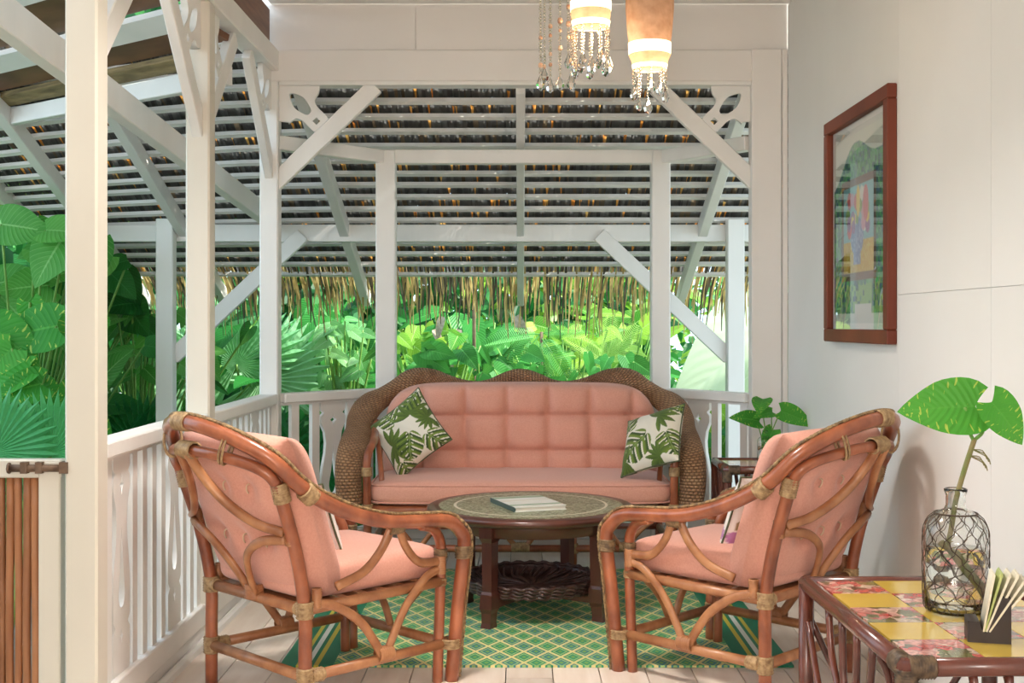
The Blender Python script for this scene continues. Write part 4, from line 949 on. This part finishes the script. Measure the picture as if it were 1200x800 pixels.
# ------------------------------------------------------------------ framed picture
FY0, FY1, FZ0, FZ1 = 4.535, 5.485, 1.205, 2.178
fr = thing('framed_picture', 'garden painting in a red-brown wooden frame on the right wall', 'picture', (XR, (FY0+FY1)/2, (FZ0+FZ1)/2))
fw, fh = FY1-FY0, FZ1-FZ0; bw = .055
for cy, cz, dy, dz in ((0, fh/2-bw/2, fw, bw), (0, -fh/2+bw/2, fw, bw), (-fw/2+bw/2, 0, bw, fh-2*bw), (fw/2-bw/2, 0, bw, fh-2*bw)):
    b = MB(); b.box((-.019, cy, cz), (.038, dy, dz)); b.build('frame_member', 'frame_wood', fr, bevel=.004)
b = MB(); b.box((-.004,0,0),(.006,fw-2*bw+.01,fh-2*bw+.01)); b.build('backing', 'mat_board', fr)
n1, n2 = 150, 150; yy = np.linspace(-.5,.5,n1); zz = np.linspace(-.5,.5,n2); Yg, Zg = np.meshgrid(yy, zz, indexing='ij')   # Y+ = far = left in view
a_ = .5-Yg; v_ = Zg+.5                                                    # a: 0 at far(left) edge, v: 0 bottom
a_ = 1-(Yg+.5)
rn = np.random.default_rng(5); base = rn.random((38,38)); nz = base[(a_*37).astype(int), (v_*37).astype(int)]; nz2 = rn.random((75,75))[(a_*74).astype(int), (v_*74).astype(int)]
pc = np.stack([.02+.20*nz2*nz, .10+.38*nz, .06+.22*nz2], -1)
hillz = .80+.10*np.sin(a_*3.0-.4)-.05*np.cos(a_*8); sky = v_ > hillz; pc[sky] = (.66,.70,.60)
win = (a_ > .16) & (a_ < .80) & (v_ > .22) & (v_ < .74); inn_ = (a_ > .20) & (a_ < .76) & (v_ > .26) & (v_ < .70)
pc[win] = (.16,.085,.07); pc[inn_] = (.20,.48,.52)
tab = inn_ & (v_ < .42); pc[tab] = np.array((.58,.36,.04)); pc[tab & (nz2 > .7)] = (.62,.50,.10)
vase = (np.hypot((a_-.46)/.12, (v_-.44)/.10) < 1) | ((np.abs(a_-.46) < .07) & (v_ > .30) & (v_ < .5)); pc[vase] = (.16,.24,.46); pc[vase & (nz2 > .78)] = (.35,.45,.62)
for k in range(34):
    ca2, cv2 = rn.uniform(.24,.70), rn.uniform(.47,.66); q = np.hypot(a_-ca2, (v_-cv2)) < rn.uniform(.018,.045); pc[q & inn_] = [(.60,.10,.12),(.75,.55,.08),(.62,.30,.40),(.22,.40,.10),(.70,.70,.62),(.30,.12,.30)][k % 6]
red = (np.hypot((a_-.62)/.05, (v_-.60)/.09) < 1) & inn_; pc[red] = (.62,.14,.16); pc[(np.hypot((a_-.48)/.035, (v_-.62)/.08) < 1) & inn_] = (.75,.55,.10)
fol = (v_ < .20) & (nz > .45); pc[fol] = (.20,.42,.14); pc[(v_ < .05) | (v_ > .97)] = (.62,.64,.58)
pc[(v_ < .10) & (a_ > .42) & (a_ < .72)] = (.60,.62,.58)
Pp = np.stack([np.full_like(Yg, -.0085), Yg*(fw-2*bw-.05), Zg*(fh-2*bw-.05)], -1); link('painting', grid_mesh(Pp, cols=pc), 'paint', fr)
b = MB(); b.box((-.016,0,0),(.002,fw-2*bw,fh-2*bw)); b.build('glass_pane', 'pane', fr)

# ------------------------------------------------------------------ pendant lamps with crystals
def drop_mesh(w=.016, h=.06):
    b = MB(); b.lathe([(.0005,h),(w*.35,h*.85),(w,h*.38),(w*.75,h*.15),(.0005,0)], 6); return b.mesh()
DROP = drop_mesh(); DROP.materials.append(M['bead'])
bb = MB(); bb.lathe([(.0003,-.006),(.004,-.0045),(.006,0),(.004,.0045),(.0003,.006)], 7); 
def bead_string(parent, x, y, ztop, zbot, drop=True, amber=.12, r=1.):
    b = MB(); z = ztop; am = []
    while z > zbot:
        k = random.uniform(.7, 1.15)*r; 
        if random.random() < amber: am.append((z, random.uniform(1.0, 1.7)))
        else:
            b.lathe([(.0003,-.006*k),(.0045*k,-.0045*k),(.0065*k,0),(.0045*k,.0045*k),(.0003,.006*k)], 6, (x+random.uniform(-.001,.001), y, z))
        z -= .0125*k
    s = b.build('bead_string', 'bead', parent, smooth=True); s['kind'] = 'stuff'
    for zz_, kk_ in am:
        b = MB(); b.lathe([(.0003,-.007*kk_),(.0055*kk_,-.005*kk_),(.0065*kk_,0),(.005*kk_,.005*kk_),(.0003,.007*kk_)], 7, (x, y, zz_)); b.build('shell_bead', 'bead_amber', s, smooth=True)
    if drop:
        k = random.uniform(.8,1.15); link('crystal_drop', DROP, None, s, loc=(x, y, zbot-.057*k)).scale = (k,k,k)
def pendant(label, loc, prof, bands, fringe, fr_r, fr_z, zc, energy):
    t = thing('pendant_lamp', label, 'lamp', loc, group='crystal-fringed pendant lamps')
    b = MB(); b.lathe(prof, 32); sh = b.build('shade', 'shade', t, smooth=True)
    for z0, z1, r0, r1 in bands:
        b = MB(); b.lathe([(r0*.99,z0),(r0,z0),(r1,z1),(r1*.99,z1)], 32); b.build('lit_band', 'glow', t, smooth=True)
    b = MB(); b.tube([(0,0,prof[0][1]-.01),(0,0,zc)], .004, 6); b.build('cord', 'wire', t)
    b = MB(); b.lathe([(.0,zc),(.04,zc),(.04,zc-.02),(.0,zc-.025)], 16); b.build('ceiling_rose', 'white', t)
    b = MB(); b.lathe([(.001,.055),(.02,.06),(.03,.085),(.022,.12),(.012,.14)], 14); b.build('bulb', 'glow', t, smooth=True)
    for k, ln in enumerate(fringe):
        a = 2*PI*k/len(fringe); bead_string(t, fr_r*math.cos(a), fr_r*math.sin(a), fr_z, fr_z-ln, True, .04)
    li = bpy.data.lights.new('lamp_glow', 'POINT'); li.energy = energy; li.color = (1,.72,.45); li.shadow_soft_size = .03; lo_ = bpy.data.objects.new('lamp_glow', li); COL.objects.link(lo_); lo_.parent = t; lo_.location = (0,0,-.045)
YP = 4.6; up_ = YP/1430
pendant('larger fabric pendant lamp with lit bands and crystal drops, rightmost of the hanging lamps', (.487, YP, 2.245), [(.03,.56),(.062,.545),(.084,.45),(.092,.33),(.091,.22),(.083,.12),(.078,.095)][::-1] and [(.03,.56),(.062,.545),(.084,.45),(.092,.33),(.091,.22),(.084,.13),(.079,.095),(.079,.05),(.070,.03),(.064,.0)],
        [(.05,.093,.0795,.0815),(-.004,.012,.064,.068)], [.07,.03,.09,.03,.06,.11,.04,.05], .060, -.008, 2.96-2.245, 2.2)
pendant('smaller fabric pendant lamp with a thick crystal fringe, beside the bead strings', (.262, YP-.05, 2.392), [(.03,.42),(.055,.41),(.072,.33),(.076,.22),(.075,.12),(.074,.04),(.068,.0)],
        [(.055,.090,.0765,.0775),(-.004,.016,.069,.0735)], [.10,.12,.09,.13,.10,.12,.11,.13,.10,.12,.09,.12], .066, -.008, 2.96-2.392, 1.6)
bs_ = thing('bead_mobile', 'four long strings of glass and shell beads hanging left of the lamps', 'ornament', (.13, YP-.02, 2.2))
b = MB(); b.tube([(-.07,0,.745),(.08,0,.745)], .006, 6); b.build('hanger_bar', 'wire', bs_)
for xx, zz_ in ((-.055,.015),(-.018,.005),(.018,.012),(.06,.02)): bead_string(bs_, xx, .01*random.uniform(-1,1), .74, zz_, True, .12, 1.05)
for xx, zz_ in ((-.04,.05),(.075,.06),(.05,.10)): bead_string(bs_, xx, .03, .74, zz_, True, .10, .9)

# ------------------------------------------------------------------ garden
def plant(name, label, base, leaves, me, mat, stemmat='petiole', group=None, thick=.008):
    """leaves: list of (offset, tipdir, normal, size)"""
    t = thing(name, label, 'plant', base, group=group); b = MB(); mesh_ = lm(me, mat) if isinstance(me, bpy.types.Mesh) else None
    for off, tip, nor, sz in leaves:
        o = Vector(off); b.tube(cr([(o.x*.1, o.y*.1, 0), (o.x*.45, o.y*.45, o.z*.6), tuple(o)], 4), thick, 5)
        link('leaf', mesh_ if mesh_ else lm(random.choice(me), mat), None, t, mw=leaf_mat(off, tip, nor, sz))
    b.build('stem', stemmat, t, smooth=True); return t
def cloud(n, rx, ry, z0, z1, s0, s1, face=(0,-1,.55), droop=.5, jit=.5):
    out = []
    for k in range(n):
        o = Vector((random.uniform(-rx, rx), random.uniform(-ry, ry), random.uniform(z0, z1)))
        tip = Vector((random.uniform(-1,1), random.uniform(-.8,.1), random.uniform(-droop-.35, -droop+.55))); nor = Vector(face) + Vector((random.uniform(-jit,jit), random.uniform(-.3,.3), random.uniform(-jit,jit)))
        out.append((o, tip, nor, random.uniform(s0, s1)))
    return out
GZ = -.4
def at(px, py, Y): return Vector(((px-610)*Y/1430, Y, H-(py-380)*Y/1430))
def PL(name, label, px, Y, pr, leaves_n, rx, py0, py1, s0, s1, me, mat, **k):
    """plant around image column px at distance Y, leaves between image rows py0 (top) and py1"""
    z0, z1 = at(px, py1, Y).z-GZ, at(px, py0, Y).z-GZ
    return plant(name, label, (at(px,0,Y).x, Y, GZ), cloud(leaves_n, rx, .35, z0, z1, s0, s1, **k), me, mat)
# left side, near
PL('philodendron', 'big-leaved climber at the far left edge under the roof verge', 25, 7.6, 0, 40, .50, 262, 480, .22, .40, [MONST, HEART], 'L_bright', droop=.35)
PL('philodendron', 'dark broad-leaved climber behind the first one at far left', 60, 8.6, 0, 40, .75, 300, 520, .22, .38, [MONST, OVAL], 'L_deep')
PL('philodendron', 'marbled climber low at the far left above the gate', 15, 7.0, 0, 18, .35, 350, 490, .22, .36, MONST, 'L_varieg')
PL('shrub', 'dark leafy shrub seen between the two left posts', 160, 8.9, 0, 60, .55, 355, 520, .13, .26, [OVAL, HEART], 'L_bright')
PL('shrub', 'deep green bush in the shade behind the leafy shrub at left', 190, 9.8, 0, 50, .9, 350, 520, .18, .34, [LANCE, HEART], 'L_deep')
# fan palms
def fanpalm(label, base, fans, mat):
    t = thing('fan_palm', label, 'palm', base, group='fan palms'); b = MB()
    for off, tip, nor, sz in fans:
        o = Vector(off); b.tube(cr([(0,0,0), (o.x*.4,o.y*.4,o.z*.6), tuple(o)],4), .010, 6); link('fan_leaf', lm(FAN, mat), None, t, mw=leaf_mat(off, tip, nor, sz))
    b.build('stalk', 'petiole', t, smooth=True)
fanpalm('small bright fan palm right behind the bamboo gate', (-2.25, 5.3, GZ), [((-.02,-.05,1.13),(-.25,-.1,1),(.1,-1,.25),.30), ((.21,.0,1.12),(.25,-.1,1),(-.1,-1,.3),.29), ((-.25,.1,1.05),(-.6,0,.8),(.2,-1,.3),.30), ((.05,.3,1.0),(.1,.2,1),(0,-1,.5),.32)], 'L_fan')
fanpalm('large pale fan palm between the left posts', (-2.22, 10.2, GZ), [((-.05,-.45,1.36),(-.05,-.15,1.),(.12,-1,.35),.60), ((.14,-.40,1.24),(.95,-.1,.1),(.12,-1,.35),.62), ((-.5,.0,1.25),(-.6,-.2,.5),(.2,-1,.3),.55)], 'L_palefan')
fanpalm('dark fan palm with wide blades low behind the left railing', (-2.0, 8.45, GZ), [((-.12,-.1,.78),(-.5,-.2,-.3),(.05,-1,.35),.42), ((.30,-.1,.74),(.5,-.2,-.3),(0,-1,.4),.42), ((-.62,-.05,.80),(-.5,0,-.4),(0,-1,.3),.45), ((.05,-.2,.65),(0,-.2,-1),(0,-1,.25),.6), ((.75,-.1,.66),(.4,-.1,-.7),(0,-1,.3),.55), ((-.9,.0,.7),(-.2,0,-1),(0,-1,.3),.6)], 'L_fandark')
fanpalm('dark fan palm filling the gaps of the railing left of the sofa', (-1.25, 8.0, GZ), [((-.15,0,.75),(0,0,-1),(0,-1,.2),.55), ((.25,.05,.7),(.2,0,-1),(0,-1,.2),.55), ((-.5,.1,.65),(-.2,0,-1),(0,-1,.2),.55)], 'L_fandark')
# centre
PL('heart_leaf_shrub', 'pale heart-leaved shrub left of the sofa beyond the railing', 405, 9.7, 0, 56, .27, 372, 465, .12, .22, [HEART, OVAL], 'L_pale', face=(0,-1,.7))
PL('heart_leaf_shrub', 'mid-green heart-leaved shrub behind the pale one', 400, 10.6, 0, 60, .38, 350, 470, .14, .26, [HEART, OVAL, LANCE], 'L_mid')
PL('aroid_plant', 'broad yellow-green leaves just right of the post behind the sofa', 505, 10.2, 0, 26, .34, 375, 432, .16, .30, [HEART, OVAL], 'L_lime')
PL('aroid_plant', 'deep green leaves low behind the left half of the sofa', 510, 9.6, 0, 46, .50, 400, 470, .16, .30, [LANCE, HEART], 'L_mid')
PL('ginger_plant', 'lance-leaved plant with drooping blades behind the sofa centre', 565, 10.6, 0, 50, .40, 360, 450, .20, .42, [LANCE, OVAL], 'L_mid')
PL('aroid_plant', 'bright lime leaves behind the right half of the sofa', 670, 10.4, 0, 40, .40, 375, 445, .13, .28, [HEART, OVAL], 'L_lime')
PL('ginger_plant', 'upright yellow-green blades right of the sofa centre', 725, 10.8, 0, 40, .35, 365, 450, .18, .36, [LANCE, OVAL], 'L_lime', droop=-.2)
PL('aroid_plant', 'dark glossy leaves low behind the right half of the sofa', 660, 9.8, 0, 50, .60, 408, 480, .14, .28, [HEART, LANCE], 'L_mid')
PL('shrub', 'light green bush behind the railing right of the sofa', 830, 9.3, 0, 46, .40, 462, 620, .18, .32, [OVAL, HEART], 'L_lime')
def frondpalm(label, base, L_, mat):
    t = thing('feather_palm', label, 'palm', base, group='feather palms'); b = MB()
    for z, tip, nor, sz in L_: link('frond', lm(FROND, mat), None, t, mw=leaf_mat((0,0,z), tip, nor, sz))
    b.tube([(0,0,0),(.01,0,max(q[0] for q in L_)+.02)], .014, 7); b.build('trunk', 'branch', t, smooth=True)
frondpalm('feather palm with narrow arching fronds behind the sofa centre', (.16, 9.9, GZ), [(1.58,(.35,-.3,-.45),(0,-1,.3),.42),(1.60,(-.55,-.3,-.65),(0,-1,.3),.48),(1.55,(.0,-.4,-.8),(0,-1,.4),.46),(1.60,(-.7,-.2,.05),(0,-.8,.6),.42),(1.6,(.6,-.2,.2),(0,-.8,.6),.36)], 'L_mid')
frondpalm('feather palm with lime fronds near the post behind the right of the sofa', (.72, 10.0, GZ), [(1.35,(.3,-.3,.5),(0,-1,.3),.36),(1.35,(-.5,-.3,.4),(0,-1,.3),.36),(1.35,(.05,-.3,.9),(0,-1,.2),.36),(1.32,(.7,-.3,-.1),(0,-1,.4),.36),(1.32,(-.8,-.3,-.1),(0,-1,.4),.36)], 'L_lime')
# banana on the right
bn = thing('banana_plant', 'banana plant with huge pale sunlit leaves on the right', 'plant', (2.75, 9.9, GZ))
for off, tip, nor, sz, me in (((-.45,-.15,1.98),(-.80,-.30,-.62),(.35,-.62,.75),1.55,OVAL), ((-.25,-.50,1.78),(-.62,-.35,-.68),(.40,-.6,.7),1.5,OVAL), ((.10,-.2,1.75),(-.80,-.3,-.75),(.3,-.65,.6),1.5,OVAL), ((.05,.1,2.1),(-.4,.2,.85),(.3,-1,.2),1.7,BLADE), ((.1,.0,1.6),(.6,-.4,-.5),(.2,-.7,.6),1.4,OVAL)):
    link('leaf', lm(me, 'L_banana'), None, bn, mw=leaf_mat(off, tip, nor, sz))
b = MB(); b.tube([(0,0,0),(.02,0,1.0),(-.02,-.05,2.1)], [.10,.085,.05], 12); b.build('trunk', 'petiole', bn, smooth=True)
# hanging dry leaves
dl = thing('dry_leaf_cluster', 'dry beige leaves hanging among the lime foliage behind the sofa', 'plant', (at(555,0,10.0).x, 10.0, GZ)); b = MB(); b.tube([(0,.1,0),(0,.1,1.95)], .015, 6); b.build('stem', 'branch', dl)
for k in range(6):
    link('dry_leaf', lm(LANCE, 'dry'), None, dl, mw=leaf_mat((random.uniform(-.45,.35), random.uniform(-.1,.1), random.uniform(1.4,1.8)), (random.uniform(-.4,.6),-.2,-1), (random.uniform(-.5,.5),-1,.2), random.uniform(.18,.30)))
# uncountable background foliage
V = []; F = []; C = []
def lf(p, tip, nor, s, col, w=.34):
    y = Vector(tip).normalized(); z = Vector(nor); z = (z-y*z.dot(y)).normalized(); x = y.cross(z); p = Vector(p); k = len(V)
    for a, b_, c_ in ((0,0,0),(-w*.8,.28,.06),(-w*.75,.62,.05),(0,1,-.12),(w*.75,.62,.05),(w*.8,.28,.06),(0,.45,-.02)): V.append(tuple(p + (x*a + y*b_ + z*c_)*s))
    F.extend([(k,k+6,k+1),(k+1,k+6,k+2),(k+2,k+6,k+3),(k+3,k+6,k+4),(k+4,k+6,k+5),(k+5,k+6,k)]); C.extend([col]*7)
def mass(n, x0, x1, y0, y1, ztop, pal, s0=.14, s1=.34):
    for k in range(n):
        x = random.uniform(x0, x1); y = random.uniform(y0, y1); z = GZ + random.uniform(0, 1)**.8*(ztop(x)-GZ)
        g_ = random.random(); c0, c1 = random.choice(pal); col = tuple(a+(b_-a)*g_ for a, b_ in zip(c0, c1))
        lf((x,y,z), (random.uniform(-1,1), random.uniform(-.7,.2), random.uniform(-1.1,.35)), (random.uniform(-.6,.6),-1,random.uniform(-.1,1.1)), random.uniform(s0, s1), col, random.uniform(.16,.42))
deep = ((.008,.07,.018),(.02,.18,.035)); mid = ((.02,.16,.03),(.06,.34,.06)); lime = ((.14,.38,.03),(.40,.62,.07)); pale = ((.10,.34,.10),(.30,.58,.26))
mass(8500, -9, -1.2, 10.6, 13.5, lambda x: 4.6, [deep, deep, mid, mid])
mass(900, -7.5, -3.4, 8.0, 10.4, lambda x: 2.2, [deep, mid, mid])
mass(5200, -2.4, 1.4, 11.4, 13.8, lambda x: 2.1+.25*math.sin(x*3), [mid, deep, deep, mid, lime], .10, .26)
mass(1500, .4, 4.5, 11.6, 13.5, lambda x: 1.75, [lime, mid, mid, pale], .10, .26)
mass(1500, -3.2, 3.5, 8.6, 10.2, lambda x: .55, [deep, mid])
mass(700, -6.5, -3.0, 7.5, 9.5, lambda x: 4.0, [mid, lime, pale], .16, .30)
me = bpy.data.meshes.new('foliage'); me.from_pydata(V, [], F); ca = me.color_attributes.new('Col', 'FLOAT_COLOR', 'POINT'); ca.data.foreach_set('color', np.array([(*c_, 1) for c_ in C]).ravel())
tag(link('background_foliage', me, 'foliage'), 'dense green tangle of leaves filling the garden behind', 'foliage', kind='stuff')
